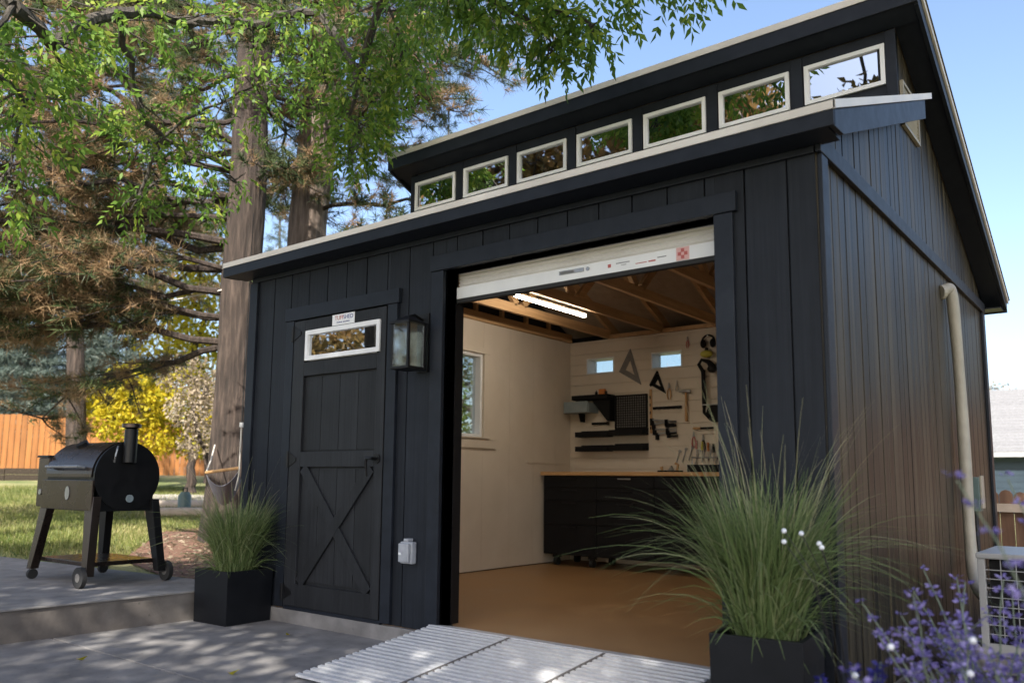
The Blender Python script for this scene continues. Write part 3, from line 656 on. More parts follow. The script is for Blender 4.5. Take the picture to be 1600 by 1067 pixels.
def roller():
    y = 0.10
    r = MB()
    # curtain: shallow corrugation hanging from the coil
    zs = np.linspace(2.022, 2.112, 19)
    for i in range(len(zs)-1):
        o0 = 0.006*math.sin(i/2.4*math.pi); o1 = 0.006*math.sin((i+1)/2.4*math.pi)
        r.hexa([(OP0+.002, y+.02+o0, zs[i]), (OP1-.002, y+.02+o0, zs[i]), (OP1-.002, y+.026+o0, zs[i]), (OP0+.002, y+.026+o0, zs[i])], [(OP0+.002, y+.02+o1, zs[i+1]), (OP1-.002, y+.02+o1, zs[i+1]), (OP1-.002, y+.026+o1, zs[i+1]), (OP0+.002, y+.026+o1, zs[i+1])])
    c = r.build('roll_up_door', 'curtain', shed)
    MB().tube([(OP0-.06, y+.21, 2.20), (OP1+.06, y+.21, 2.20)], 0.165, 28).build('coil', 'curtain', c, smooth=True)
    bb = box('bottom_bar', 'white', c, OP0+.001, OP1-.001, y-.004, y+.034, 1.949, 2.021, 0.004)
    box('seal', 'rubber', c, OP0+.001, OP1-.001, y-.002, y+.03, 1.926, 1.949)
    MB().box(2.70, 2.86, y-.010, y-.004, 1.983, 2.004).tube([(2.715, y-.016, 1.993), (2.80, y-.016, 1.993)], 0.006, 8).box(2.712, 2.722, y-.016, y-.010, 1.987, 1.999).build('latch', 'steel', bb)
    MB().tube([(2.885, y-.010, 1.993), (2.885, y-.004, 1.993)], 0.011, 12).build('lock', 'steel', bb)
    st = box('sticker', 'pink', bb, 3.405, 3.475, y-.0062, y-.0045, 1.952, 2.018)
    m = MB(); cx, cz = 3.44, 1.985
    for k in range(4):
        a = math.pi/2*k; m.box(cx+.017*math.cos(a)-.009, cx+.017*math.cos(a)+.009, y-.0075, y-.0065, cz+.017*math.sin(a)-.009, cz+.017*math.sin(a)+.009)
    m.build('emblem', 'red', st)
    MB().box(3.30, 3.35, y-.0062, y-.0045, 1.985, 1.990).box(3.06, 3.14, y-.0062, y-.0045, 1.991, 1.996).box(3.09, 3.12, y-.0062, y-.0045, 1.980, 1.983).build('sticker', 'greyprint', bb)
    MB().box(3.175, 3.24, y-.0062, y-.0045, 1.973, 1.977).box(3.25, 3.29, y-.0062, y-.0045, 1.972, 1.979).box(3.01, 3.028, y-.0062, y-.0045, 1.978, 1.996).build('sticker', 'red', bb)
    box('guide_track', 'black', c, OP0+.0005, OP0+.004, y-.01, y+.06, 0.03, 1.92); box('guide_track', 'black', c, OP1-.004, OP1-.0005, y-.01, y+.06, 0.03, 1.92)
roller()
# trusses and sheathing
def trusses():
    for k, x in enumerate([0.0+0.63*i for i in range(1, 7)]):
        t = bpy.data.objects.new('truss', None); COL.objects.link(t); t.parent = shed; t.location = (x, 0, 0)
        def bar(nm, p, q, h=0.088): MB().bar((x, *p), (x, *q), 0.038, h, (0,0,1)).build(nm, 'lumber', t)
        bar('bottom_chord', (0.11, 2.445), (4.085, 2.445))
        bar('rafter', (0.0, top_low(0.0)-.105), (YC-.03, top_low(YC-.03)-.105)); bar('rafter', (YC+.09, top_up(YC+.09)-.115), (4.25, top_up(4.25)-.105))
        bar('web', (YC+.03, 2.49), (YC+.03, 3.12)); bar('web', (0.85, 2.49), (YC-.02, 3.02), 0.07); bar('web', (2.4, 2.49), (YC+.08, 3.2), 0.07); bar('web', (2.5, 2.49), (3.0, 2.95), 0.07)
        for y in (0.62, YC+.03, 2.45, 3.3):
            box('gusset', 'sheath', t, x-.027, x-.020, y-.11, y+.11, 2.412, 2.50)
        box('blocking', 'lumber', t, x+.021, x+.607 if k < 5 else x+.2, 4.045, 4.083, 2.402, 2.44)
        for y in (2.05, 3.05):
            pass
    m = MB(); y0, y1 = 0.0, YC
    m.hexa([(0.0,y0,top_low(y0)-.055),(W,y0,top_low(y0)-.055),(W,y1,top_low(y1)-.055),(0.0,y1,top_low(y1)-.055)], [(0.0,y0,top_low(y0)-.035),(W,y0,top_low(y0)-.035),(W,y1,top_low(y1)-.035),(0.0,y1,top_low(y1)-.035)])
    y0, y1 = YC+.09, 4.29
    m.hexa([(0.0,y0,top_up(y0)-.065),(W,y0,top_up(y0)-.065),(W,y1,top_up(y1)-.055),(0.0,y1,top_up(y1)-.055)], [(0.0,y0,top_up(y0)-.045),(W,y0,top_up(y0)-.045),(W,y1,top_up(y1)-.035),(0.0,y1,top_up(y1)-.035)])
    m.build('roof_sheathing', 'sheath', shed)
    MB().box(0.1, 0.14, 0.11, 4.085, 2.402, 2.49).build('top_plate', 'lumber', shed)
    for k in range(9):
        box('stud', 'lumber', shed, 0.10, 0.138, 0.35+0.41*k, 0.388+0.41*k, 2.49, 2.66)
trusses()

# line-set cover, disconnect box and their cable on the right wall
def pipe():
    x = W+0.05
    pts = [(W+0.004, 2.62, 2.17), (x-.01, 2.66, 2.21), (x, 2.71, 2.20), (x+.005, 2.745, 2.10), (x+.01, 2.755, 1.7), (x+.012, 2.76, 1.2), (x+.02, 2.74, 0.7), (x+.03, 2.70, 0.40), (x+.05, 2.6, 0.27), (x+.09, 2.45, 0.20), (x+.20, 2.2, 0.17), (x+.33, 1.98, 0.18)]
    P2 = []
    for i in range(len(pts)-1):
        for t in (0, .34, .67): P2.append(Vector(pts[i]).lerp(Vector(pts[i+1]), t))
    P2.append(Vector(pts[-1]))
    for it in range(2): P2 = [P2[0]] + [(P2[i-1]+P2[i]*2+P2[i+1])/4 for i in range(1, len(P2)-1)] + [P2[-1]]
    P2 = [p+Vector((0, 0.016*math.sin(i*.55), 0)) for i, p in enumerate(P2)]
    o = thing('refrigerant_pipe', 'beige insulated pipe running down the right wall of the shed', 'pipe', (W+.05, 2.7, 0.2))
    MB().tube(P2, [0.037+.002*math.sin(i*.9) for i in range(len(P2))], 14).build('insulation', 'pipe', o, smooth=True)
    MB().tube([(W-.002, 2.60, 2.165), (W+.016, 2.62, 2.168)], 0.05, 14).build('wall_collar', 'pipe', o)
    e = thing('disconnect_box', 'small grey-green electrical box mounted low on the right wall', 'electrical box', (W, 3.2, 0.7))
    box('body', 'greengrey', e, W+.0045, W+.085, 3.12, 3.24, 0.68, 0.92, 0.006); box('cover', 'pipe', e, W+.086, W+.10, 3.13, 3.235, 0.70, 0.93, 0.004)
    MB().tube([(W+.05, 3.17, 0.69), (W+.052, 3.15, 0.5), (W+.08, 3.0, 0.34), (W+.16, 2.6, 0.25), (W+.30, 2.1, 0.26), (W+.36, 1.9, 0.28)], 0.012, 8).build('whip_cable', 'rubber', e, smooth=True)
pipe()

# ------------------------------------------------------------------ things on and in the shed
YB = 4.087
def lantern():
    cx, cy, z0, z1 = 1.77, -0.135, 1.515, 1.775
    o = thing('wall_lantern', 'black metal wall lantern with glass sides beside the shed door', 'lantern', (cx, -0.03, z0)); h = 0.066
    box('back_plate', 'black', o, cx-0.05, cx+0.05, -0.018, -0.0055, 1.50, 1.86, 0.003)
    MB().tube([(cx, -0.018, 1.82), (cx, -0.09, 1.84), (cx, cy, 1.825), (cx, cy, 1.80)], 0.009, 8).build('arm', 'black', o, smooth=True)
    m = MB(); m.box(cx-h-.008, cx+h+.008, cy-h-.008, cy+h+.008, z0-.012, z0+.004); m.build('base', 'black', o, bevel=0.002)
    for sx in (-1, 1):
        for sy in (-1, 1): box('post', 'black', o, cx+sx*h-.007, cx+sx*h+.007, cy+sy*h-.007, cy+sy*h+.007, z0+.004, z1)
    c = MB(); k = h+.016; c.box(cx-k, cx+k, cy-k, cy+k, z1, z1+.012); c.hexa([(cx-k+.01, cy-k+.01, z1+.012), (cx+k-.01, cy-k+.01, z1+.012), (cx+k-.01, cy+k-.01, z1+.012), (cx-k+.01, cy+k-.01, z1+.012)], [(cx-.02, cy-.02, z1+.05), (cx+.02, cy-.02, z1+.05), (cx+.02, cy+.02, z1+.05), (cx-.02, cy+.02, z1+.05)])
    c.build('cap', 'black', o)
    t = .003
    for a in ((cx-h+.0075, cx+h-.0075, cy-h-t/2, cy-h+t/2), (cx-h+.0075, cx+h-.0075, cy+h-t/2, cy+h+t/2), (cx-h-t/2, cx-h+t/2, cy-h+.0075, cy+h-.0075), (cx+h-t/2, cx+h+t/2, cy-h+.0075, cy+h-.0075)):
        box('pane', 'lampglass', o, *a, z0+.004, z1)
    MB().tube([(cx, cy, z0+.004), (cx, cy, z0+.05)], 0.016, 10).build('socket', 'black', o); MB().ball((cx, cy, z0+.085), .032, 12, 8, (1,1,1.3)).build('bulb', 'lampglass', o, smooth=True)
lantern()
def outlet():
    o = thing('outdoor_socket', 'clear grey plastic weatherproof socket low beside the door', 'socket', (1.705, 0, .43))
    m = MB(); y0 = -0.0055
    m.box(1.655, 1.755, -0.05, y0, 0.365, 0.495); m.build('housing', 'outlet', o, bevel=0.012)
    box('lid', 'outlet', o, 1.663, 1.747, -0.072, -0.051, 0.375, 0.485, 0.008); box('cable_gland', 'outlet', o, 1.685, 1.725, -0.05, -.008, 0.4955, 0.512, .003)
    box('latch', 'white', o, 1.672, 1.69, -.077, -.0725, .418, .432)
outlet()
def led():
    o = thing('tube_light', 'lit white tube light under the ceiling joists', 'light', (1.165, 2.2, 2.37))
    box('housing', 'white', o, 1.145, 1.185, 1.66, 2.76, 2.383, 2.4005, .003)
    m = MB().box(1.148, 1.182, 1.68, 2.74, 2.361, 2.3825); m.build('diffuser', 'led', o, bevel=.01)
    for y in (1.67, 2.75): box('end_cap', 'white', o, 1.147, 1.183, y-.009, y+.009, 2.360, 2.3828)
led()
def bench():
    o = thing('workbench', 'black wheeled workbench with wooden top along the back wall', 'workbench', (1.4, 3.75, .0045))
    x0, x1, y0, y1 = 0.16, 2.75, 3.50, 4.06
    box('worktop', 'butcher', o, x0-.02, x1+.02, y0-.02, y1+.02, .918, .955, .004)
    box('cabinet', 'black', o, x0, x1, y0+.02, y1, .115, .917, .004)
    n = 4
    for k in range(n):
        a = x0+.01+(x1-x0-.02)*k/n; b = x0+.01+(x1-x0-.02)*(k+1)/n
        for z0, z1 in ((.125, .42), (.428, .66), (.668, .79), (.798, .908)):
            dr = box('drawer', 'matteblack', o, a+.003, b-.003, y0, y0+.0195, z0, z1, .003)
            box('pull', 'steel', dr, (a+b)/2-.07, (a+b)/2+.07, y0-.012, y0-.0005, z1-.028, z1-.016) if z0 > .7 and k == 1 else box('pull', 'black', dr, (a+b)/2-.09, (a+b)/2+.09, y0-.012, y0-.0005, z1-.028, z1-.016)
    for x in (x0+.12, x0+.55, x1-.55, x1-.12):
        for y in (y0+.09, y1-.09):
            c = MB().box(x-.035, x+.035, y-.03, y+.03, .085, .114); c.build('caster_fork', 'black', o)
            MB().tube([(x-.02, y, .0445), (x+.02, y, .0445)], .04, 16).build('caster_wheel', 'rubber', o)
bench()
def screwdrivers():
    words = ['red-handled', 'yellow-handled', 'orange-handled', 'black-handled']
    for k, m in enumerate(('red', 'yellow', 'orange', 'matteblack')):
        x = 1.63+.06*k; z = 1.20-.012*k; o = thing('screwdriver', f'{words[k]} screwdriver hanging above the right part of the bench', 'screwdriver', (x, YB, z), 'screwdrivers above the bench')
        MB().tube([(x, YB-.02, z-.01), (x, YB-.02, z+.03), (x, YB-.02, z+.075)], [.010, .013, .011], 10).build('handle', m, o, smooth=True); MB().tube([(x, YB-.02, z-.011), (x, YB-.02, z-.10)], .004, 6).build('shank', 'steel', o); MB().tube([(x, YB-.0005, z+.055), (x, YB-.034, z+.055)], .004, 6).build('hanging_peg', 'steel', o)
screwdrivers()
def mounted(name, label, cat, x, z, group=None): return thing(name, label, cat, (x, YB, z), group)
def slabp(poly, t, name, m, parent, y=None):     # flat plate on the back wall, outline in x,z
    y = YB-.002 if y is None else y
    return MB().prism([(a, y, b) for a, b in poly], (0, -t, 0)).build(name, m, parent)
def tools():
    Y = YB
    def tri(name, label, A, B, C, hole, m):
        o = mounted(name, label, 'square', A[0], C[1])
        cx = (A[0]+B[0]+C[0])/3; cz = (A[1]+B[1]+C[1])/3
        if hole:
            k = hole; a, b, c = [(cx+(p[0]-cx)*k, cz+(p[1]-cz)*k) for p in (A, B, C)]
            for p, q, i, j in ((A, B, a, b), (B, C, b, c), (C, A, c, a)):
                slabp([p, q, j, i], .01, 'arm', m, o)
        else:
            k = .35; a, b, c = [(cx+(p[0]-cx)*k, cz+(p[1]-cz)*k) for p in (A, B, C)]
            for p, q, i, j in ((A, B, a, b), (B, C, b, c), (C, A, c, a)): slabp([p, q, j, i], .01, 'arm', m, o)
            slabp([A, B, (B[0]+.012, B[1]-.02), (A[0]+.014, A[1]-.01)], .022, 'fence_lip', m, o, Y-.0125)
        MB().tube([(A[0], Y-.001, A[1]-.03), (A[0], Y-.03, A[1]-.028)], .004, 6).build('hanging_peg', 'steel', o)
    tri('rafter_square', 'large dark metal triangular square with open centre on back wall', (.885, 2.27), (.745, 2.03), (1.01, 1.875), .42, 'alu_dark')
    tri('speed_square', 'small black triangular square below the right-hand back window', (1.205, 2.005), (1.12, 1.865), (1.295, 1.765), 0, 'matteblack')
    def rack(label, x0, x1, z0, z1, d=.13):
        o = mounted('magnetic_rack', label, 'rack', x0, z0, 'black storage rails on back wall')
        box('back', 'matteblack', o, x0, x1, Y-.012, Y-.001, z0, z1, .002); box('tray', 'matteblack', o, x0, x1, Y-d, Y-.0125, z0, z0+.012)
        box('lip', 'matteblack', o, x0, x1, Y-d-.008, Y-d-.0005, z0, z0+(z1-z0)*.75)
        return o
    rack('upper left black storage rail on the back wall', .265, .665, 1.335, 1.405)
    rack('upper right black storage rail on the back wall', .69, 1.09, 1.345, 1.42)
    rack('lower left black storage rail on the back wall', .265, .665, 1.18, 1.25)
    rack('lower right black storage rail on the back wall', .69, 1.09, 1.185, 1.26)
    o = mounted('corner_shelf', 'black bracketed shelf on back wall with blue-grey tray', 'shelf', .25, 1.55)
    box('shelf_board', 'matteblack', o, .235, .69, Y-.16, Y-.001, 1.735, 1.785, .003)
    for x in (.25, .62): slabp([(x, 1.734), (x+.06, 1.734), (x+.06, 1.50)], .10, 'bracket', 'matteblack', o)
    slabp([(.46, 1.734), (.685, 1.734), (.685, 1.50), (.655, 1.50)], .11, 'bracket', 'matteblack', o)
    t = thing('parts_tray', 'blue-grey plastic tray hanging under the black shelf', 'tray', (.3, Y-.2, 1.62))
    m = MB(); m.box(.17, .47, Y-.20, Y-.002, 1.595, 1.605); m.build('base', 'bluegrey', t); box('front_lip', 'bluegrey', t, .17, .47, Y-.212, Y-.2005, 1.595, 1.715, .003); box('side_lip', 'bluegrey', t, .471, .482, Y-.2, Y-.002, 1.595, 1.70); box('side_lip', 'bluegrey', t, .158, .169, Y-.2, Y-.002, 1.595, 1.70)
    o = mounted('driver_bar', 'short dark bar under the blue-grey tray on back wall', 'bar', .42, 1.47); box('strip', 'matteblack', o, .41, .60, Y-.03, Y-.001, 1.47, 1.495); box('end_stop', 'black', o, .605, .615, Y-.04, Y-.001, 1.465, 1.50)
    o = mounted('perforated_panel', 'square dark grey mesh panel hung on the back wall', 'panel', .9, 1.40)
    m = MB(); a, b, z0, z1 = .70, 1.085, 1.415, 1.775; t = .014
    m.box(a, a+t, Y-.03, Y-.001, z0, z1); m.box(b-t, b, Y-.03, Y-.001, z0, z1); m.box(a+t, b-t, Y-.03, Y-.001, z0, z0+t); m.box(a+t, b-t, Y-.03, Y-.001, z1-t, z1); m.build('frame', 'matteblack', o)
    m = MB()
    for k in range(1, 13): x = a+t+(b-a-2*t)*k/13; m.box(x-.0035, x+.0035, Y-.018, Y-.014, z0+t, z1-t)
    for k in range(1, 13): z = z0+t+(z1-z0-2*t)*k/13; m.box(a+t, b-t, Y-.0135, Y-.0095, z-.0035, z+.0035)
    stuff(m.build('mesh', 'matteblack', o)); box('backing', 'alu_dark', o, a+t, b-t, Y-.008, Y-.002, z0+t, z1-t)
    o = mounted('wood_rule', 'narrow upright wooden rule beside the mesh panel', 'ruler', 1.12, 1.36); box('rule', 'wood_handle', o, 1.108, 1.135, Y-.010, Y-.001, 1.36, 1.82); 
    for k in range(5): box('mark', 'matteblack', o, 1.109, 1.122, Y-.0115, Y-.0105, 1.40+.08*k, 1.43+.08*k)
    o = mounted('tape_measure', 'small orange tape measure above the black shelf', 'tape measure', .6, 1.79); box('case', 'orange', o, .56, .635, Y-.13, Y-.08, 1.786, 1.845, .01); box('hook', 'black', o, .636, .648, Y-.12, Y-.09, 1.79, 1.82); 
    o = mounted('glue_bottle', 'tiny dark bottle standing on the black shelf', 'bottle', .5, 1.79); MB().tube([(.515, Y-.1, 1.7855), (.515, Y-.1, 1.815), (.515, Y-.1, 1.822)], [.014, .014, .006], 10).build('body', 'matteblack', o); MB().tube([(.515, Y-.1, 1.823), (.515, Y-.1, 1.835)], .006, 8).build('cap', 'black', o)
    o = mounted('tool_rail', 'long thin black rail to the right of the mesh panel', 'rail', 1.16, 1.60); box('rail', 'matteblack', o, 1.15, 1.47, Y-.02, Y-.001, 1.605, 1.632); 
    for k in range(6): box('hook', 'black', o, 1.17+.055*k, 1.176+.055*k, Y-.04, Y-.021, 1.60, 1.62)
    def hammer(label, x, z0, z1, hw, m, hm):
        o = mounted('hammer', label, 'hammer', x, z0); MB().tube([(x, Y-.03, z0), (x, Y-.03, (z0+z1)/2), (x, Y-.03, z1)], [.017, .014, .012], 10).build('handle', hm, o, smooth=True)
        MB().tube([(x-hw, Y-.03, z1+.012), (x-.02, Y-.03, z1+.014), (x+.02, Y-.03, z1+.014), (x+.05, Y-.03, z1+.010)], [.008, .016, .018, .018], 10).build('head', m, o); MB().tube([(x-.03, Y-.001, z1-.012), (x-.03, Y-.05, z1-.012)], .004, 6).build('hanging_peg', 'steel', o)
    hammer('hammer with thick wooden handle hanging on the back wall', 1.53, 1.47, 1.76, .075, 'steel', 'wood_handle')
    def pliers(label, x, z, s, m, g='pliers on the back wall'):
        o = mounted('pliers', label, 'pliers', x, z, g)
        for sg in (-1, 1): MB().tube([(x+sg*.004*s, Y-.015, z+.05*s), (x+sg*.022*s, Y-.015, z), (x+sg*.026*s, Y-.015, z-.05*s), (x+sg*.012*s, Y-.015, z-.10*s)], [.008*s, .009*s, .009*s, .006*s], 8).build('handle', m, o, smooth=True)
        MB().prism([(x-.016*s, Y-.008, z+.045*s), (x+.016*s, Y-.008, z+.045*s), (x+.004*s, Y-.008, z+.115*s), (x-.004*s, Y-.008, z+.115*s)], (0, -.014, 0)).build('jaw', 'steel', o)
        MB().tube([(x, Y-.001, z+.03*s), (x, Y-.028, z+.03*s)], .004, 6).build('hanging_peg', 'steel', o)
    pliers('small pliers with brown handles near the small black square', 1.335, 1.78, .8, 'wood_handle'); pliers('tiny grips hanging between the pliers and the hammer', 1.425, 1.83, .55, 'steel'); pliers('tiny red-handled pliers high on the back wall', 1.55, 2.27, .55, 'red')
    pliers('dark red pliers low on the wall above the bench', 1.60, 1.28, .75, 'red'); pliers('black pliers low on the wall above the bench', 1.70, 1.24, .8, 'matteblack')
    # clamps
    def clamp(label, x0, x1, z, tilt):
        o = mounted('bar_clamp', label, 'clamp', x0, z, 'bar clamps hung below the thin rail')
        MB().bar((x0, Y-.03, z), (x1, Y-.03, z+tilt), .006, .016).build('bar', 'steel', o); MB().box(x0-.012, x0+.012, Y-.045, Y-.001, z-.06, z+.012).build('fixed_jaw', 'matteblack', o); xs = x0+(x1-x0)*.6; MB().box(xs-.014, xs+.014, Y-.045, Y-.016, z+tilt*.6-.055, z+tilt*.6+.014).build('sliding_jaw', 'matteblack', o)
        MB().tube([(xs+.02, Y-.03, z+tilt*.6-.04), (xs+.10, Y-.03, z+tilt*.6-.036)], .011, 8).build('grip', 'matteblack', o)
    for k, (dx, z, tl, w) in enumerate(((0, 1.50, -.03, 'topmost'), (.02, 1.455, .02, 'second from the top'), (.03, 1.40, -.01, 'third from the top'), (.06, 1.35, .02, 'lowest'))):
        clamp(f'steel bar clamp right of the black rails, {w} of four', 1.14+dx, 1.42, z, tl)
    o = mounted('safety_headset', 'round black ear defenders hanging high on the back wall', 'ear defenders', 1.78, 2.15)
    a = [(1.785+.065*math.cos(t), Y-.04, 2.255+.065*math.sin(t)) for t in np.linspace(-.3, math.pi+.3, 12)]
    MB().tube(a, .010, 8).build('headband', 'matteblack', o, smooth=True); 
    for x in (1.735, 1.835): MB().ball((x, Y-.045, 2.235), .045, 12, 8, (.6, .9, 1)).build('ear_cup', 'matteblack', o, smooth=True)
    MB().tube([(1.785, Y-.001, 2.315), (1.785, Y-.06, 2.312)], .005, 6).build('hanging_peg', 'steel', o)
    o = mounted('yellow_sander', 'yellow and black tool hanging under the ear defenders', 'power tool', 1.77, 2.08); MB().ball((1.77, Y-.055, 2.13), .05, 14, 8, (1.3, .9, .75)).build('body', 'yellow', o, smooth=True); MB().tube([(1.77, Y-.055, 2.16), (1.775, Y-.05, 2.19)], [.02, .018], 10).build('knob', 'matteblack', o); box('mount', 'steel', o, 1.76, 1.78, Y-.02, Y-.001, 2.09, 2.16)
    o = mounted('leaf_trimmer', 'long black power tool hanging upright near the open door edge', 'power tool', 1.73, 1.55)
    MB().tube([(1.74, Y-.06, 1.60), (1.735, Y-.06, 1.97)], .022, 10).build('shaft', 'matteblack', o, smooth=True); MB().tube([(1.735, Y-.06, 1.95), (1.69, Y-.06, 2.03), (1.72, Y-.06, 2.075), (1.79, Y-.06, 2.05), (1.84, Y-.06, 1.99)], [.02, .018, .016, .024, .036], 10).build('handle', 'matteblack', o, smooth=True); MB().ball((1.83, Y-.06, 1.975), .05, 12, 8, (1, .8, .8)).build('battery', 'black', o, smooth=True); box('hook', 'steel', o, 1.725, 1.745, Y-.062, Y-.001, 1.90, 1.912)
    o = mounted('circular_saw', 'black and grey circular saw hanging below the long power tool', 'saw', 1.82, 1.45)
    MB().tube([(1.86, Y-.10, 1.53), (1.86, Y-.06, 1.53)], .085, 20).build('guard', 'matteblack', o, smooth=True); MB().tube([(1.86, Y-.055, 1.53), (1.86, Y-.05, 1.53)], .07, 20).build('blade', 'steel', o); box('base_plate', 'steel', o, 1.74, 1.96, Y-.12, Y-.003, 1.615, 1.623); MB().tube([(1.80, Y-.11, 1.50), (1.76, Y-.11, 1.54), (1.76, Y-.11, 1.60)], .016, 8).build('handle', 'matteblack', o, smooth=True)
    o = mounted('chisel', 'dark chisel lying flat on pegs low on the back wall', 'chisel', 1.66, 1.38); MB().tube([(1.60, Y-.03, 1.395), (1.68, Y-.03, 1.395)], .012, 8).build('handle', 'wood_handle', o); MB().box(1.681, 1.82, Y-.034, Y-.028, 1.385, 1.405).build('blade', 'matteblack', o)
    for x in (1.64, 1.75): MB().tube([(x, Y-.001, 1.377), (x, Y-.045, 1.378)], .004, 6).build('peg', 'steel', o)
    # wrench row and bench-top clutter
    for k in range(7):
        x = 1.42+.07*k; z = 1.10+.02*(k % 3); words = ['leftmost', 'second', 'third', 'middle', 'fifth', 'sixth', 'rightmost'][k]
        o = mounted('wrench', f'steel wrench low on the back wall, {words} of seven in the row', 'wrench', x, z, 'wrenches above the bench'); MB().bar((x-.02, Y-.012, z-.06), (x+.02, Y-.012, z+.06), .008, .012, (0,1,0)).build('shank', 'steel', o); MB().tube([(x+.024, Y-.016, z+.07), (x+.024, Y-.006, z+.07)], .017, 10).build('ring', 'steel', o); MB().tube([(x+.012, Y-.001, z+.045), (x+.012, Y-.022, z+.045)], .004, 6).build('hanging_peg', 'steel', o)
    o = thing('block_plane', 'dark hand plane resting on the wooden bench top', 'plane', (1.45, Y-.25, .9555)); box('sole', 'matteblack', o, 1.33, 1.58, Y-.28, Y-.22, .9555, .975, .002); MB().tube([(1.37, Y-.25, .975), (1.36, Y-.25, 1.01)], [.012, .018], 10).build('knob', 'wood_handle', o, smooth=True); MB().tube([(1.53, Y-.25, .975), (1.54, Y-.25, 1.03), (1.51, Y-.25, 1.045)], .013, 8).build('handle', 'wood_handle', o, smooth=True); MB().prism([(1.44, Y-.268, .975), (1.49, Y-.268, .975), (1.47, Y-.268, 1.02)], (0, .036, 0)).build('iron', 'steel', o)
    o = thing('toolbox', 'low black open toolbox on the wooden bench top', 'toolbox', (1.8, Y-.2, .9555)); m = MB(); m.box(1.66, 2.0, Y-.30, Y-.12, .9555, .965); m.build('tray', 'matteblack', o)
    for a in ((1.66, 2.0, Y-.30, Y-.29), (1.66, 2.0, Y-.13, Y-.12), (1.66, 1.67, Y-.289, Y-.131), (1.99, 2.0, Y-.289, Y-.131)): box('side', 'matteblack', o, *a, .9655, 1.03)
    MB().tube([(1.67, Y-.21, 1.031), (1.67, Y-.21, 1.10), (1.99, Y-.21, 1.10), (1.99, Y-.21, 1.031)], .008, 8).build('carry_handle', 'steel', o)
tools()

# ------------------------------------------------------------------ ramp
def ramp_():
    o = thing('loading_ramp', 'slatted aluminium loading ramp leading up into the shed doorway', 'ramp', (2.8, -.5, -.10))
    x0, x1, ya, yb, za, zb = 1.93, 3.66, 0.02, -0.98, 0.052, -0.088
    sk = -0.06
    def pt(x, t, dz): return (x+sk*t, ya+(yb-ya)*t, za+(zb-za)*t+dz)
    xs = [x0, x0+(x1-x0)/3, x0+2*(x1-x0)/3, x1]
    n = 21
    for k in range(3):
        a, b = xs[k], xs[k+1]
        for xx in (a+.018, b-.018):
            MB().hexa([pt(xx-.013, .09, -.026), pt(xx-.013, .995, -.010), pt(xx+.013, .995, -.010), pt(xx+.013, .09, -.026)], [pt(xx-.013, .09, -.008), pt(xx-.013, .995, -.004), pt(xx+.013, .995, -.004), pt(xx+.013, .09, -.008)]).build('side_rail', 'alu_dark', o)
        for i in range(n):
            t0 = .095+.90*i/n; t1 = t0+.90/n*.52
            MB().hexa([pt(a+.008, t0, -.006), pt(a+.008, t1, -.006), pt(b-.008, t1, -.006), pt(b-.008, t0, -.006)], [pt(a+.008, t0, .006), pt(a+.008, t1, .006), pt(b-.008, t1, .006), pt(b-.008, t0, .006)]).build('slat', 'alu', o)
    for k in (1, 2):
        xx = xs[k]; MB().hexa([pt(xx-.007, .092, -.022), pt(xx-.007, .998, -.009), pt(xx+.007, .998, -.009), pt(xx+.007, .092, -.022)], [pt(xx-.007, .092, .008), pt(xx-.007, .998, .008), pt(xx+.007, .998, .008), pt(xx+.007, .092, .008)]).build('divider', 'alu_dark', o)
    MB().hexa([(x0+.006, .088, .0135), pt(x0-.004, .09, -.022), pt(x1+.004, .09, -.022), (x1-.006, .088, .0135)], [(x0+.006, .088, .024), pt(x0-.004, .09, .008), pt(x1+.004, .09, .008), (x1-.006, .088, .024)]).build('top_plate', 'alu', o)
ramp_()

# ------------------------------------------------------------------ planters and ornamental grass
def planter(name_label, c, ang, w, h, z0, group):
    o = thing('planter', name_label, 'planter', (c[0], c[1], z0), group)
    def R(x, y, z): return rotz((c[0]+x, c[1]+y, z), c, ang)
    t = .022; k = w/2; kb = k-.006
    m = MB()
    outer_b = [R(-kb, -kb, z0), R(kb, -kb, z0), R(kb, kb, z0), R(-kb, kb, z0)]; outer_t = [R(-k, -k, z0+h), R(k, -k, z0+h), R(k, k, z0+h), R(-k, k, z0+h)]
    i = k-t; inn_t = [R(-i, -i, z0+h), R(i, -i, z0+h), R(i, i, z0+h), R(-i, i, z0+h)]; inn_b = [R(-i, -i, z0+h-.10), R(i, -i, z0+h-.10), R(i, i, z0+h-.10), R(-i, i, z0+h-.10)]
    m.v = outer_b+outer_t+inn_t+inn_b
    m.f = [(3,2,1,0)] + [(q, (q+1) % 4, 4+(q+1) % 4, 4+q) for q in range(4)] + [(4+q, 4+(q+1) % 4, 8+(q+1) % 4, 8+q) for q in range(4)] + [(8+q, 8+(q+1) % 4, 12+(q+1) % 4, 12+q) for q in range(4)] + [(12, 13, 14, 15)]
    m.build('pot', 'planter', o, bevel=.0025)
    s = MB(); s.hexa([R(-i+.001, -i+.001, z0+h-.099), R(i-.001, -i+.001, z0+h-.099), R(i-.001, i-.001, z0+h-.099), R(-i+.001, i-.001, z0+h-.099)], [R(-i+.001, -i+.001, z0+h-.03), R(i-.001, -i+.001, z0+h-.03), R(i-.001, i-.001, z0+h-.03), R(-i+.001, i-.001, z0+h-.03)]); s.build('potting_soil', 'soil', o)
    return o
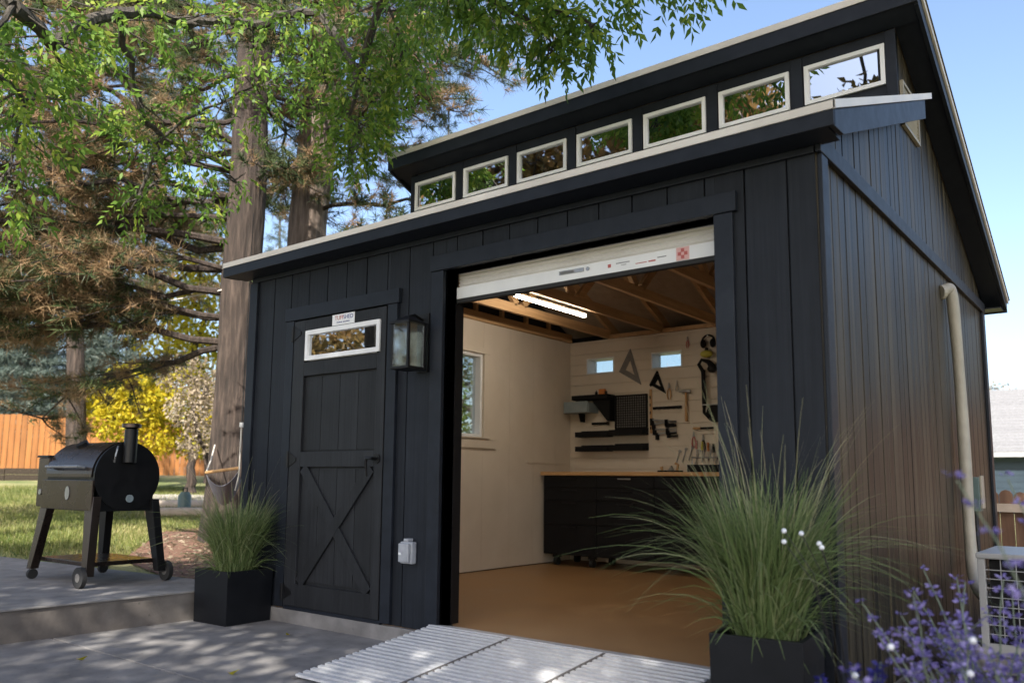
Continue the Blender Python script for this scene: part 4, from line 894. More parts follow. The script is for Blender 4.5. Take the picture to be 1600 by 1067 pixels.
def blades(n, c, z, rad, lmin, lmax, spread, w0, droop, seg=6, up=1.0, bias=(0,0)):
    a = RNG.random(n)*2*np.pi; r = rad*np.sqrt(RNG.random(n)); base = np.stack([c[0]+r*np.cos(a), c[1]+r*np.sin(a), np.full(n, z)], 1)
    L = lmin+(lmax-lmin)*RNG.random(n); az = a + RNG.normal(size=n)*.7; sp = spread*np.sqrt(RNG.random(n))
    dirh = np.stack([np.cos(az), np.sin(az), np.zeros(n)], 1) + np.array([bias[0], bias[1], 0])
    dr = droop*(.4+1.2*RNG.random(n))
    pts = []
    for k in range(seg+1):
        t = k/seg
        h = sp*t + .55*dr*t**2.2; v = up*t*np.sqrt(np.maximum(1-(.55*sp)**2, .15)) - .62*dr*t**2.6
        pts.append(base + dirh*(h*L)[:, None] + np.array([0, 0, 1])*(v*L)[:, None])
    wig = RNG.normal(size=(n, 3))*.012
    side = unit(np.cross(dirh, np.array([0, 0, 1.0])) + RNG.normal(size=(n, 3))*.35)
    V = []; w = w0*(.6+.8*RNG.random(n))
    for k in range(seg):
        t0, t1 = k/seg, (k+1)/seg; wa = (w*(1-t0**2)*.5+.0006)[:, None]; wb = (w*(1-t1**2)*.5+.0004)[:, None]
        p0 = pts[k]+wig*t0*t0*3; p1 = pts[k+1]+wig*t1*t1*3
        V.append(np.stack([p0-side*wa, p0+side*wa, p1+side*wb, p1-side*wb], 1))
    tint = RNG.random(n)
    return np.concatenate(V, 0), np.tile(tint, seg)
def grass_plant(label, c, z, pr, n, scale, blade_w, stalks):
    o = thing('fountain_grass', label, 'grass', (c[0], c[1], z))
    V1, t1 = blades(n, c, z, pr*.85, .36*scale, .86*scale, .27, blade_w, .30)
    V2, t2 = blades(int(n*.17), c, z, pr*.85, .60*scale, 1.05*scale, .36, blade_w*.9, .75, 9)
    V4, t4 = blades(int(n*.12), c, z, pr, .16*scale, .5*scale, .8, blade_w, .9, 5); V2 = np.concatenate([V2, V4]); t2 = np.concatenate([t2, -.1+.9*t4])
    leaf_object('blades', 'fgrass', o, np.concatenate([V1, V2]), np.clip(np.concatenate([t1*.80, .25+.6*t2]), 0, 1))
    if stalks:
        V3, t3 = blades(stalks, c, z, pr*.8, .85*scale, 1.32*scale, .26, blade_w*.42, .26, 9)
        leaf_object('seed_stalks', 'fgrass', o, V3, .80+.2*t3)
    return o
planter('smaller black square planter at the left corner of the shed', (.235, -.215), .04, .365, .345, -.10, 'black square planters')
grass_plant('short tuft of ornamental grass in the planter left of the door', (.235, -.215), .215, .13, 1700, .70, .0042, 40)
PRC = (3.99, -.37)
planter('black square planter in front of the right end of the doorway', PRC, .10, .345, .395, -.10, 'black square planters')
grass_plant('tall arching fountain grass in the planter right of the doorway', PRC, .27, .135, 1500, .86, .0056, 70)

# ------------------------------------------------------------------ pellet grill
def grill():
    zf = .094
    ang = math.radians(2); c0 = (-1.03, -.55)
    o = thing('pellet_grill', 'black barrel smoker grill with chimney on the raised concrete patio', 'grill', (c0[0], c0[1], zf))
    def R(x, y, z): return rotz((c0[0]+x, c0[1]+y, zf+z), c0, ang)
    L = .345; cz = .765; rad = .24
    # barrel with a flat belly, axis along x
    def prof(r, inset=0):
        pts = []
        for k in range(29):
            a = math.radians(-28+236*k/28); pts.append((r*math.cos(a), cz+r*math.sin(a)))
        pts.append((-r*.90, cz-.25)); pts.insert(0, (r*.90, cz-.25)); return pts
    pr = prof(rad)
    MB().prism([R(-L, y, z) for y, z in pr], Vector(R(L, 0, 0))-Vector(R(-L, 0, 0))).build('barrel', 'black', o, smooth=True)
    # lid: a shell over the front and top
    m = MB(); n = 24
    for k in range(n):
        a0, a1 = math.radians(60+122*k/n), math.radians(60+122*(k+1)/n); r0, r1 = rad+.002, rad+.012
        q = lambda x, a, r: R(x, r*math.cos(a), cz+r*math.sin(a))
        m.hexa([q(-L-.004, a0, r0), q(L-.02, a0, r0), q(L-.02, a1, r0), q(-L-.004, a1, r0)], [q(-L-.004, a0, r1), q(L-.02, a0, r1), q(L-.02, a1, r1), q(-L-.004, a1, r1)])
    lid = m.build('lid', 'bronze', o, smooth=True)
    MB().tube([R(-.26, -rad-.012, cz+.06), R(-.26, -rad-.055, cz+.065), R(.22, -rad-.055, cz+.065), R(.22, -rad-.012, cz+.06)], .011, 8).build('lid_handle', 'steel', lid)
    MB().tube([R(-.12, -.10, cz+rad*.93), R(-.12, -.115, cz+rad*1.02)], .045, 16).build('thermometer', 'black', lid)
    MB().tube([R(L+.001, 0, cz), R(L+.018, 0, cz)], rad+.008, 36).build('end_plate', 'black', o)
    MB().tube([R(L+.019, .02, cz-.16), R(L+.027, .02, cz-.16)], .028, 14).build('drain_cap', 'bluegrey', o)
    ch = MB().tube([R(L+.06, -.02, cz+.10), R(L+.06, -.02, cz+.34)], .046, 20).build('chimney', 'black', o, smooth=True)
    MB().tube([R(L+.06, -.02, cz+.3405), R(L+.06, -.02, cz+.352), R(L+.06, -.02, cz+.376), R(L+.06, -.02, cz+.381)], [.03, .066, .066, .055], 20).build('chimney_cap', 'bronze', ch, smooth=True)
    box_ = MB().hexa([R(L+.0185, -.05, cz+.12), R(L+.05, -.05, cz+.12), R(L+.05, .01, cz+.12), R(L+.0185, .01, cz+.12)], [R(L+.0185, -.05, cz+.18), R(L+.05, -.05, cz+.18), R(L+.05, .01, cz+.18), R(L+.0185, .01, cz+.18)]); box_.build('elbow', 'black', o)
    # front apron with badge
    ap = MB().prism([R(-L-.03, -rad-.020, .52), R(L+.02, -rad-.020, .52), R(L+.02, -rad-.020, .735), R(-L-.03, -rad-.020, .735)], Vector(R(0, .018, 0))-Vector(R(0, 0, 0))).build('front_apron', 'bronze', o, bevel=.004)
    bd = MB(); 
    a = [R(.02+.032*math.cos(t), -rad-.021, .64+.05*math.sin(t)) for t in np.linspace(0, 2*math.pi, 17)[:-1]]
    bd.prism(a, Vector(R(0, -.004, 0))-Vector(R(0, 0, 0))).build('badge', 'steel', ap)
    # hopper at the far end
    MB().hexa([R(-L-.17, -.235, .53), R(-L-.004, -.235, .53), R(-L-.004, .15, .53), R(-L-.17, .15, .53)], [R(-L-.17, -.235, .90), R(-L-.004, -.235, .90), R(-L-.004, .16, .90), R(-L-.17, .16, .90)]).build('hopper', 'bronze', o, bevel=.006)
    MB().hexa([R(-L-.18, -.245, .901), R(-L-.002, -.245, .901), R(-L-.002, .17, .901), R(-L-.18, .17, .901)], [R(-L-.18, -.245, .917), R(-L-.002, -.245, .917), R(-L-.002, .17, .917), R(-L-.18, .17, .917)]).build('hopper_lid', 'black', o, bevel=.003)
    MB().tube([R(-L-.10, -.236, .64), R(-L-.10, -.245, .64)], .022, 12).build('dial', 'steel', o)
    # splayed legs
    feet = {}
    for sx in (-1, 1):
        for sy in (-1, 1):
            m_ = 'bronze' if sy < 0 else 'black'
            x0, x1 = sx*(L-.03), sx*(L+.06); y0, y1 = sy*(rad-.02), sy*(rad+.03); w = .042; d = .03
            zt = .62 if sy < 0 else .60
            b = [R(x1-w*.75, y1-d, .075), R(x1+w*.75, y1-d, .075), R(x1+w*.75, y1+d, .075), R(x1-w*.75, y1+d, .075)]
            t = [R(x0-w*1.4, y0-d, zt), R(x0+w*1.4, y0-d, zt), R(x0+w*1.4, y0+d, zt), R(x0-w*1.4, y0+d, zt)]
            MB().hexa(b, t).build('leg', m_, o, bevel=.003)
            if sx < 0:
                MB().tube([R(x1, y1, .074), R(x1, y1, .055)], .016, 10).build('caster_stem', 'steel', o); MB().tube([R(x1-.016, y1, .037), R(x1+.016, y1, .037)], .0365, 16).build('caster', 'rubber', o)
            else:
                wy = y1+sy*.052
                wh = MB().tube([R(x1, wy-.016, .072), R(x1, wy+.016, .072)], .0715, 20).build('wheel', 'rubber', o, smooth=True); MB().tube([R(x1, wy-.018, .072), R(x1, wy+.018, .072)], .03, 14).build('hub', 'alu_dark', wh)
                MB().tube([R(x1, y1, .078), R(x1, wy, .072)], .009, 8).build('axle', 'steel', o)
    MB().hexa([R(-L-.0, -rad-.005, .135), R(L+.02, -rad-.005, .135), R(L+.02, rad+.005, .135), R(-L, rad+.005, .135)], [R(-L-.0, -rad-.005, .165), R(L+.02, -rad-.005, .165), R(L+.02, rad+.005, .165), R(-L, rad+.005, .165)]).build('bottom_shelf', 'bronze', o, bevel=.004)
    MB().tube([R(L+.02, -.11, cz+.10), R(L+.045, -.12, cz+.14), R(L+.045, -.11, cz+.19), R(L+.02, -.09, cz+.215)], .007, 8).build('side_handle', 'steel', o, smooth=True)
grill()

# ------------------------------------------------------------------ AC unit, boulder
def ac():
    x0, x1, y0, y1, z0, z1 = 4.42, 4.98, 1.52, 2.20, -.02, .505
    o = thing('air_conditioner', 'pale grey outdoor air conditioning unit beside the right wall', 'air conditioner', ((x0+x1)/2, 1.85, -.10))
    box('pad', 'concrete', o, x0-.06, x1+.06, y0-.06, y1+.06, -.099, z0, .006)
    m = MB(); t = .035
    box('core', 'matteblack', o, x0+.05, x1-.05, y0+.05, y1-.05, z0+.001, z1-.031)
    box('top_cover', 'acbody', o, x0-.006, x1+.006, y0-.006, y1+.006, z1-.03, z1, .008)
    box('bottom_rail', 'acbody', o, x0, x1, y0, y1, z0+.001, z0+.05)if False else None
    for x in (x0, x1-t):
        for y in (y0, y1-t): box('corner_post', 'acbody', o, x, x+t, y, y+t, z0+.001, z1-.031, .004)
    for a in ((x0+t, x1-t, y0, y0+.02), (x0+t, x1-t, y1-.02, y1), (x0, x0+.02, y0+t, y1-t), (x1-.02, x1, y0+t, y1-t)): box('bottom_rail', 'acbody', o, *a, z0+.001, z0+.06)
    for k in range(1, 9):
        z = z0+.06+(z1-z0-.1)*k/9
        MB().tube([(x0+t, y0+.012, z), (x1-t, y0+.012, z)], .0028, 6).build('guard_wire', 'acbody', o); MB().tube([(x0+.012, y0+t, z), (x0+.012, y1-t, z)], .0028, 6).build('guard_wire', 'acbody', o)
    for k in range(1, 7): x = x0+t+(x1-x0-2*t)*k/7; MB().tube([(x, y0+.018, z0+.06), (x, y0+.018, z1-.031)], .0028, 6).build('guard_wire', 'acbody', o)
    for k in range(1, 8): y = y0+t+(y1-y0-2*t)*k/8; MB().tube([(x0+.018, y, z0+.06), (x0+.018, y, z1-.031)], .0028, 6).build('guard_wire', 'acbody', o)
ac()
def rock(name, label, c, r, seed, m='stone', sc=(1,1,.7)):
    b = bmesh.new(); bmesh.ops.create_icosphere(b, subdivisions=3, radius=1); rr = random.Random(seed); ph = [Vector((rr.uniform(-1,1), rr.uniform(-1,1), rr.uniform(-1,1))).normalized() for _ in range(9)]
    for v in b.verts:
        d = v.co.normalized(); k = 1
        for p in ph:
            q = d.dot(p)
            if q > .62: k = min(k, .62/q+.06)
        v.co = Vector((d.x*k*r*sc[0], d.y*k*r*sc[1], d.z*k*r*sc[2]))
    zmin = min(v.co.z for v in b.verts)
    me = bpy.data.meshes.new(name); b.to_mesh(me); b.free(); me.materials.append(MT[m]); o = bpy.data.objects.new(name, me); COL.objects.link(o); o.location = (c[0], c[1], c[2]-zmin-.02); tag(o, label, 'rock'); return o
rock('boulder', 'grey boulder on the ground between shed wall and air conditioner', (4.33, 1.40, -.10), .16, 4)

# ------------------------------------------------------------------ fences, neighbour house, edging
def fence_back():
    a = Vector(P(-60, 740, 26.5)); b = Vector(P(470, 740, 27.5)); a.z = b.z = 0
    d = (b-a); L = d.length; d.normalize(); nrm = Vector((d.y, -d.x, 0))
    if nrm.dot(Vector(CAM)-a) < 0: nrm = -nrm
    o = thing('garden_fence', 'sunlit orange cedar board fence along the back of the lawn', 'fence', (*((a+b)/2)[:2], hz1(*((a+b)/2)[:2])))
    n = int(L/.145)
    for k in range(n):
        p = a+d*(k*.145); z = hz1(p.x, p.y); h = 1.62+random.uniform(-.02, .02); w = .132; t = .018
        q = [p-nrm*0, p+d*w, p+d*w+nrm*t, p+nrm*t]
        m = MB(); m.hexa([(v.x, v.y, z-.03) for v in q], [(v.x, v.y, z+h) for v in q]); m.build('picket', 'fencewood', o)
    for zz in (.3, 1.3):
        m = MB(); m.bar((a.x-nrm.x*.04, a.y-nrm.y*.04, hz1(a.x, a.y)+zz), (b.x-nrm.x*.04, b.y-nrm.y*.04, hz1(b.x, b.y)+zz), .05, .09); m.build('rail', 'fencewood', o)
    # low dark timber edging in front of it
    e0 = Vector(P(-60, 750, 22.5)); e1 = Vector(P(185, 750, 23.0)); t = thing('timber_edging', 'low dark timber edging in front of the orange fence', 'edging', (e0.x, e0.y, hz1(e0.x, e0.y)))
    for r in range(2):
        for k in range(4):
            p, q = e0.lerp(e1, k/4), e0.lerp(e1, (k+1)/4-.004); z = hz1((p.x+q.x)/2, (p.y+q.y)/2)+.06+r*.15
            MB().bar((p.x, p.y, z), (q.x, q.y, z), .16, .145).build('timber', 'soil', t)
fence_back()
def fence_side():
    o = thing('picket_fence', 'weathered brown picket fence behind the air conditioning unit', 'fence', (6, 5.4, -.1))
    a, b = Vector((2.2, 5.55, 0)), Vector((13.5, 4.6, 0)); d = (b-a).normalized(); nrm = Vector((d.y, -d.x, 0)); L = (b-a).length
    for k in range(int(L/.115)):
        p = a+d*(k*.115); w = .108; h = .80+.012*math.sin(k*1.7); t = .02
        pts = [(0, -.16), (w, -.16), (w, h-.04)] + [(w/2+w/2*math.cos(q), h-.04+w/2*math.sin(q)) for q in np.linspace(.3, math.pi-.3, 5)] + [(0, h-.04)]
        MB().prism([(p.x+d.x*u, p.y+d.y*u, v) for u, v in pts], nrm*t).build('picket', 'oldwood', o)
    for z in (.12, .66):
        MB().bar(a+nrm*.045+Vector((0,0,z)), b+nrm*.045+Vector((0,0,z)), .045, .075).build('rail', 'palecap' if z > .3 else 'oldwood', o)
fence_side()
def house():
    dist = 36; c = Vector(P(1600, 740, dist)); o = thing('neighbour_house', 'low teal house with pale grey shingle roof beyond the fence', 'house', (c.x, c.y, -.16))
    x0, x1, y0, y1 = c.x-9, c.x+9, c.y, c.y+9; ez, rz = 2.02, 4.75
    box('wall', 'tealwall', o, x0, x1, y0, y1, -.2, ez)
    for k in range(9): box('lap_board', 'tealwall', o, x0-.002, x1+.002, y0-.022-.004*(k % 2), y0-.001, -.18+.24*k, .05+.24*k)
    r = MB(); ov = .5; pr = [(y0-ov, ez-.06), ((y0+y1)/2, rz), (y1+ov, ez-.06), (y1+ov, ez+.08), ((y0+y1)/2, rz+.14), (y0-ov, ez+.08)]
    rf = r.prism([(x0-.4, y, z) for y, z in pr], (x1-x0+.8, 0, 0)).build('roof', 'greyroof', o)
    sl = Vector((0, (y0+y1)/2-(y0-ov), rz-(ez-.06))); 
    for k in range(22):
        t = k/22; p = Vector((0, y0-ov, ez+.085))+sl*t; q = p+sl*(1/22*1.02)
        MB().hexa([(x0-.41, p.y, p.z+.001), (x1+.41, p.y, p.z+.001), (x1+.41, q.y, q.z+.001), (x0-.41, q.y, q.z+.001)], [(x0-.41, p.y, p.z+.022), (x1+.41, p.y, p.z+.022), (x1+.41, q.y, q.z+.006), (x0-.41, q.y, q.z+.006)]).build('shingle_course', 'greyroof', rf)
    box('fascia', 'acbody', o, x0-.4, x1+.4, y0-ov-.03, y0-ov-.001, ez-.10, ez+.07)
    w = box('window', 'white', o, x0+11.2, x0+12.6, y0-.06, y0-.03, .8, 1.75); box('pane', 'glass_refl', w, x0+11.28, x0+12.52, y0-.075, y0-.061, .88, 1.67)
house()
def gravel_and_logs():
    c = Vector(P(285, 772, 13.0)); 
    sheet('gravel_bed', 'gravel', [tuple(P(215, 770, 17.5))[:2], tuple(P(345, 770, 17.5))[:2], tuple(P(345, 785, 13.4))[:2], tuple(P(232, 785, 13.4))[:2]], .03)
    names = ['nearer of the two pale logs edging the gravel bed', 'farther of the two pale logs edging the gravel bed']
    for k, (d, px0, px1) in enumerate(((13.2, 228, 345), (14.6, 225, 345))):
        a, b = Vector(P(px0, 780, d)), Vector(P(px1, 780, d)); za, zb = hz1(a.x, a.y)+.06, hz1(b.x, b.y)+.06
        o = thing('log', names[k], 'log', (a.x, a.y, za-.06), 'logs edging the gravel'); MB().tube([(a.x, a.y, za), ((a.x+b.x)/2, (a.y+b.y)/2, (za+zb)/2+.01), (b.x, b.y, zb)], [.075, .07, .065], 12).build('trunk', 'palecap', o, smooth=True)
        dd = (b-a).normalized(); MB().tube([Vector((a.x, a.y, za))-dd*.006, Vector((a.x, a.y, za))-dd*.001], .06, 12).build('cut_end', 'wood_handle', o)
    p = Vector(P(289, 772, 13.9)); z = hz1(p.x, p.y); o = thing('watering_can', 'dark green canister standing behind the thin tree trunk', 'canister', (p.x, p.y, z)); MB().tube([(p.x, p.y, z), (p.x, p.y, z+.26), (p.x, p.y, z+.32)], [.10, .10, .06], 14).build('body', 'greengrey', o, smooth=True); MB().tube([(p.x-.06, p.y, z+.32), (p.x-.06, p.y, z+.38), (p.x+.06, p.y, z+.38), (p.x+.06, p.y, z+.32)], .01, 8).build('handle', 'black', o)
gravel_and_logs()

# ------------------------------------------------------------------ trees
def limb(m, p, q, r0, r1, sag=.0, n=6, seg=7, wob=.04):
    p, q = Vector(p), Vector(q); L = (q-p).length; pts = []; rs = []
    for i in range(n+1):
        t = i/n; v = p.lerp(q, t); v.z += sag*L*math.sin(math.pi*t)
        if 0 < i < n: v += Vector((random.uniform(-1,1), random.uniform(-1,1), random.uniform(-1,1)))*wob*L*.35
        pts.append(v); rs.append(r0+(r1-r0)*t)
    m.tube(pts, rs, seg); return pts
def trunk_mesh(base, top, r0, r1, lean=(0,0), n=16, seg=20, flare=1.35, seed=1):
    rr = random.Random(seed); m = MB(); base, top = Vector(base), Vector(top); pts = []; rs = []
    for i in range(n+1):
        t = i/n; p = base.lerp(top, t)+Vector((rr.uniform(-.02,.02), rr.uniform(-.02,.02), 0))*(1 if 0 < i else 0)
        pts.append(p); rs.append((r0+(r1-r0)*t)*(1+(flare-1)*max(0, 1-t*n/1.5)))
    m.tube(pts, rs, seg)
    # ribbed bark
    for i, v in enumerate(m.v):
        k = i % seg; row = i//seg
        if row <= n:
            c = pts[row]; d = Vector(v)-c; f = 1+.05*math.sin(k*2*math.pi/seg*5+row*.3)+rr.uniform(-.05, .05); m.v[i] = tuple(c+d*f)
    return m
def tufts(cent, axis, per, length, width, cone=.9):
    N = len(cent); cc = np.repeat(cent, per, 0); ax = np.repeat(unit(axis), per, 0)
    d = unit(ax*.55 + unit(RNG.normal(size=(N*per, 3)))*cone)
    rnd = unit(RNG.normal(size=d.shape)); s = unit(np.cross(d, rnd)); L = (length*(.7+.6*RNG.random(N*per)))[:, None]
    cc = cc + ax*(RNG.random(N*per)[:, None]-.5)*length*1.2
    V = np.stack([cc-s*width/2, cc+s*width/2, cc+d*L], 1)
    return V
def pine(label, base, top_z, r0, r1, limbs, seed, lean=(0,0), tint_shift=0.0, gate=None, bark_m='pinebark'):
    random.seed(seed)
    o = thing('pine_tree', label, 'tree', base)
    top = (base[0]+lean[0], base[1]+lean[1], top_z)
    trunk_mesh(base, top, r0, r1, seed=seed).build('trunk', bark_m, o, smooth=True)
    br = MB(); C = []; A = []; T = []
    for (h, az, ln, drop, brown) in limbs:
        t = (h-base[2])/(top_z-base[2]); p = Vector(base).lerp(Vector(top), t); d = Vector((math.cos(az), math.sin(az), 0))
        q = p + d*ln + Vector((0, 0, -drop*ln))
        pts = limb(br, p, q, .034*(.6+ln/5), .010, sag=.06, n=7, wob=.09)
        for j in range(2, 8):
            for s_ in range(3):
                c0 = pts[j]; sa = az + random.choice((-1, 1))*random.uniform(.4, 1.25); l2 = ln*random.uniform(.12, .34)
                c1 = c0 + Vector((math.cos(sa), math.sin(sa), random.uniform(-.45, .30)))*l2
                limb(br, c0, c1, .014, .005, n=3, seg=5, wob=.08)
                nt_ = max(4, int(l2*13))
                for u in range(nt_):
                    tt = random.uniform(.15, 1.05); pp = c0.lerp(c1, tt)+Vector((random.gauss(0,.07), random.gauss(0,.07), random.gauss(0,.06)))
                    if gate and not gate(pp): continue
                    C.append(pp[:]); A.append((c1-c0+Vector((0,0,.25*l2)))[:]); T.append(min(1, max(0, (random.uniform(.56, 1) if random.random() < brown else random.uniform(0, .46)))))
    br.build('branches', 'pinebark', o, smooth=True)
    C = np.array(C); A = np.array(A); T = np.array(T)
    per = 30; V = tufts(C, A, per, .15, .0105)
    leaf_object('needles', 'needle', o, V, np.clip(np.repeat(T, per)+RNG.normal(size=len(V))*.05, 0, 1), 3)
    return o
def zat(v): return hz1(v[0], v[1])
# big pine right behind the shed's left end
p1 = P(357, 800, 10.2); p1 = (p1.x, p1.y, zat(p1)-.05)
rg = random.Random(5); L1 = []
vl = math.atan2(-.60, -.80)     # bearing towards the left of the picture
for h in list(np.arange(2.45, 5.1, .30))+list(np.arange(5.3, 8.6, .62)):
    for k in range(2 if h < 5.2 else 1):
        az = rg.choice((math.radians(205), math.radians(232), math.radians(178), math.radians(255)))+rg.uniform(-.3, .3)
        L1.append((h, az, rg.uniform(2.4, 4.6) if h < 5.2 else rg.uniform(1.5, 2.6), rg.uniform(-.05, .20), .62 if h < 5.2 else .42))
for h in (3.2, 4.4, 5.5, 6.6, 7.8):
    L1.append((h, math.radians(rg.uniform(-10, 60)), rg.uniform(1.2, 1.9), .05, .4))
for h in np.arange(5, 10.5, .8): L1.append((h, math.radians(rg.uniform(90, 160)), rg.uniform(2, 3), .1, .4))
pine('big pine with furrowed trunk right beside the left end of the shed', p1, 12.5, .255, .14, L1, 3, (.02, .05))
p2 = P(436, 760, 11.8); p2 = (p2.x, p2.y, zat(p2)-.05)
L2 = []
for h in np.arange(5.2, 12.5, .5):
    for k in range(2):
        L2.append((h, rg.choice((math.radians(20), math.radians(-30), math.radians(60), math.radians(200), math.radians(130)))+rg.uniform(-.4, .4), rg.uniform(1.8, 3.1), rg.uniform(-.05, .2), .30))
for h in (3.6, 4.1, 4.6): L2.append((h, math.radians(rg.uniform(0, 45)), rg.uniform(2.0, 2.9), .05, .35))
pine('second tall pine whose trunk, coloured as sunlit, rises behind the shed roof', p2, 14, .30, .19, L2, 9, (.72, .46), bark_m='sunlit_tone_bark')
# third pine farther left
p3 = P(120, 760, 17.5); p3 = (p3.x, p3.y, zat(p3)-.05); L3 = []
for h in np.arange(4.6, 13.5, .42):
    for k in range(3): L3.append((h, rg.uniform(0, 2*math.pi), rg.uniform(1.8, 3.9), rg.uniform(-.02, .2), .45))
p3 = (p3[0]-.3, p3[1]-5.2, p3[2]) if False else p3
pine('thin leaning pine standing in the lawn far left behind the grill', p3, 14.5, .17, .10, L3, 21, (-1.1, -.6))

def broad(name, label, base, clumps, m, leaf, per, trunk_r, bark_m='greybark', leafw=.42, sprig=False, group=None, seed=1, trunk_top=None, tint=(0, 1)):
    """trunk, limbs to every clump and a crown of separate leaves; clumps: (centre, radii, n)"""
    random.seed(seed)
    o = thing(name, label, 'tree', base, group)
    cz_ = np.mean([c[0][2] for c in clumps]); cen = np.mean([c[0] for c in clumps], 0)
    tt = Vector(trunk_top) if trunk_top else Vector((base[0]*.6+cen[0]*.4, base[1]*.6+cen[1]*.4, base[2]+(min(c[0][2] for c in clumps)-base[2])*.85))
    trunk_mesh(base, tt, trunk_r, trunk_r*.6, seg=14, n=10, seed=seed).build('trunk', bark_m, o, smooth=True)
    br = MB(); Vs = []; Ts = []
    order = sorted(range(len(clumps)), key=lambda k: (Vector(clumps[k][0])-tt).length); par = {}; sub = {k: 1 for k in order}
    for n_, k in enumerate(order):
        c = Vector(clumps[k][0]); best = (c-tt).length*1.0; bp = -1
        for q in order[:n_]:
            dq = (Vector(clumps[q][0])-c).length + .25*(Vector(clumps[q][0])-tt).length
            if dq < best: best, bp = dq, q
        par[k] = bp
    for k in reversed(order):
        if par[k] >= 0: sub[par[k]] += sub[k]
    rad = lambda k: max(.006, trunk_r*(.34 if sprig else .62)*math.sqrt(sub[k]/len(clumps)))
    for k in order:
        (c, r, n) = clumps[k]
        p0 = tt if par[k] < 0 else Vector(clumps[par[k]][0])
        pts = limb(br, p0, c, rad(k) if par[k] < 0 else min(rad(k)*1.15, rad(par[k])), rad(k)*.8, sag=.07, n=6, wob=.07)
        for _ in range(5):
            q, _d = ellipsoid_pts(c, r, 1, .4); limb(br, pts[4].lerp(pts[6], random.random()), q[0], .010 if leaf < .2 else .03, .004, n=4, seg=5, wob=.08)
        pos, dr = ellipsoid_pts(c, r, n, .25)
        if sprig:
            dd = dr*.6 + unit(RNG.normal(size=dr.shape))*.5 + np.array([0, 0, -.45]); V, t = sprigs(pos, dd, 4, leaf*2.6, leaf, leaf*leafw)
        else:
            dd = dr*.5 + unit(RNG.normal(size=dr.shape)) + np.array([0, 0, -.3]); V = leaves(pos, dd, leaf*(.7+.6*RNG.random(n)), leaf*leafw*(.8+.5*RNG.random(n))); t = .5*RNG.random()+.5*RNG.random(n)
        Vs.append(V); Ts.append(t)
    br.build('branches', bark_m, o, smooth=True)
    leaf_object('crown', m, o, np.concatenate(Vs), tint[0]+(tint[1]-tint[0])*np.concatenate(Ts))
    return o
def clump_px(lst): return [((*P(px, py, d),), (r*1.0, r*1.0, r*.8), n) for px, py, d, r, n in lst]
# small yellow tree behind the grill and trees round it
b = P(297, 785, 18.0); b = (b.x, b.y, zat(b)-.04)
broad('yellow_tree', 'small bright yellow autumn tree with thin trunk behind the grill', b,
      clump_px([(px, py, d+4.4, r*1.3, int(n*1.25)) for px, py, d, r, n in [(215, 628, 13.6, .55, 900), (180, 655, 13.4, .42, 600), (255, 640, 13.9, .50, 800), (235, 690, 13.5, .35, 500), (300, 690, 13.9, .35, 420), (325, 640, 14.2, .40, 520), (345, 700, 14.3, .35, 420), (285, 600, 14.0, .42, 600), (210, 595, 13.7, .4, 500), (160, 625, 13.6, .35, 400)]]), 'yellowleaf', .11, 0, .11, 'pinebark', .5, seed=4, tint=(0, .9), trunk_top=tuple(P(300, 700, 18.0)))
b = P(330, 770, 17); b = (b.x, b.y, zat(b)-.04)
broad('pale_dry_tree', 'pale dry-leaved small tree beside the big pine trunk', b, clump_px([(300, 640, 16.5, .5, 700), (312, 690, 16.5, .4, 450), (290, 585, 16.8, .55, 700), (325, 610, 16.6, .4, 500)]), 'paleleaf', .08, 0, .07, 'pinebark', .5, seed=6)
b = P(330, 760, 22); b = (b.x, b.y, zat(b)-.04)
broad('tall_yellow_tree', 'taller yellow tree behind the pine branches near the shed eave', b, clump_px([(275, 440, 21, 1.0, 800), (320, 500, 21, .9, 750), (340, 420, 22, 1.0, 850), (300, 560, 21, .8, 600), (380, 560, 22, .9, 550), (250, 520, 22, .8, 450)]), 'yellowleaf', .15, 0, .16, 'pinebark', .5, seed=8, tint=(.1, .75))
b = (-2.6, 4.7, hz1(-2.6, 4.7)-.04)
broad('lilac_shrub', 'leafy green shrub seen through the side window of the shed', b, [((-2.6+dx, 4.7+dy, b[2]+dz), (.8, .8, .6), 420) for dx, dy, dz in ((0,0,1.0),(.5,.6,1.3),(-.6,.4,1.4),(.2,-.6,1.2),(.1,.3,2.0),(-.5,-.5,2.1),(.6,1.0,2.2),(-.9,1.2,1.8),(0,.8,2.8))], 'ash', .08, 0, .09, 'greybark', .5, seed=77)
def spruce(label, base, h, r, n, seed):
    o = thing('blue_spruce', label, 'tree', base, 'trees beyond the orange fence'); random.seed(seed)
    trunk_mesh(base, (base[0], base[1], base[2]+h), .16, .03, seg=10, seed=seed).build('trunk', 'greybark', o, smooth=True)
    u = RNG.random(n); z = base[2]+.5+(h-.5)*(1-np.sqrt(u)); rr = r*(1-(z-base[2])/h)*(.45+.6*RNG.random(n)); a = np.floor(RNG.random(n)*13)/13*2*np.pi+RNG.normal(size=n)*.16+np.floor((z-base[2])/.45)*.9
    C = np.stack([base[0]+rr*np.cos(a), base[1]+rr*np.sin(a), np.floor(z/.45)*.45+RNG.normal(size=n)*.09-rr*.18], 1); A = np.stack([np.cos(a), np.sin(a), np.full(n, .1)], 1)
    V = tufts(C, A, 14, .22, .024); leaf_object('crown', 'spruce', o, V, np.clip(np.repeat(RNG.random(n), 14)*.7+RNG.random(len(V))*.3, 0, 1), 3)
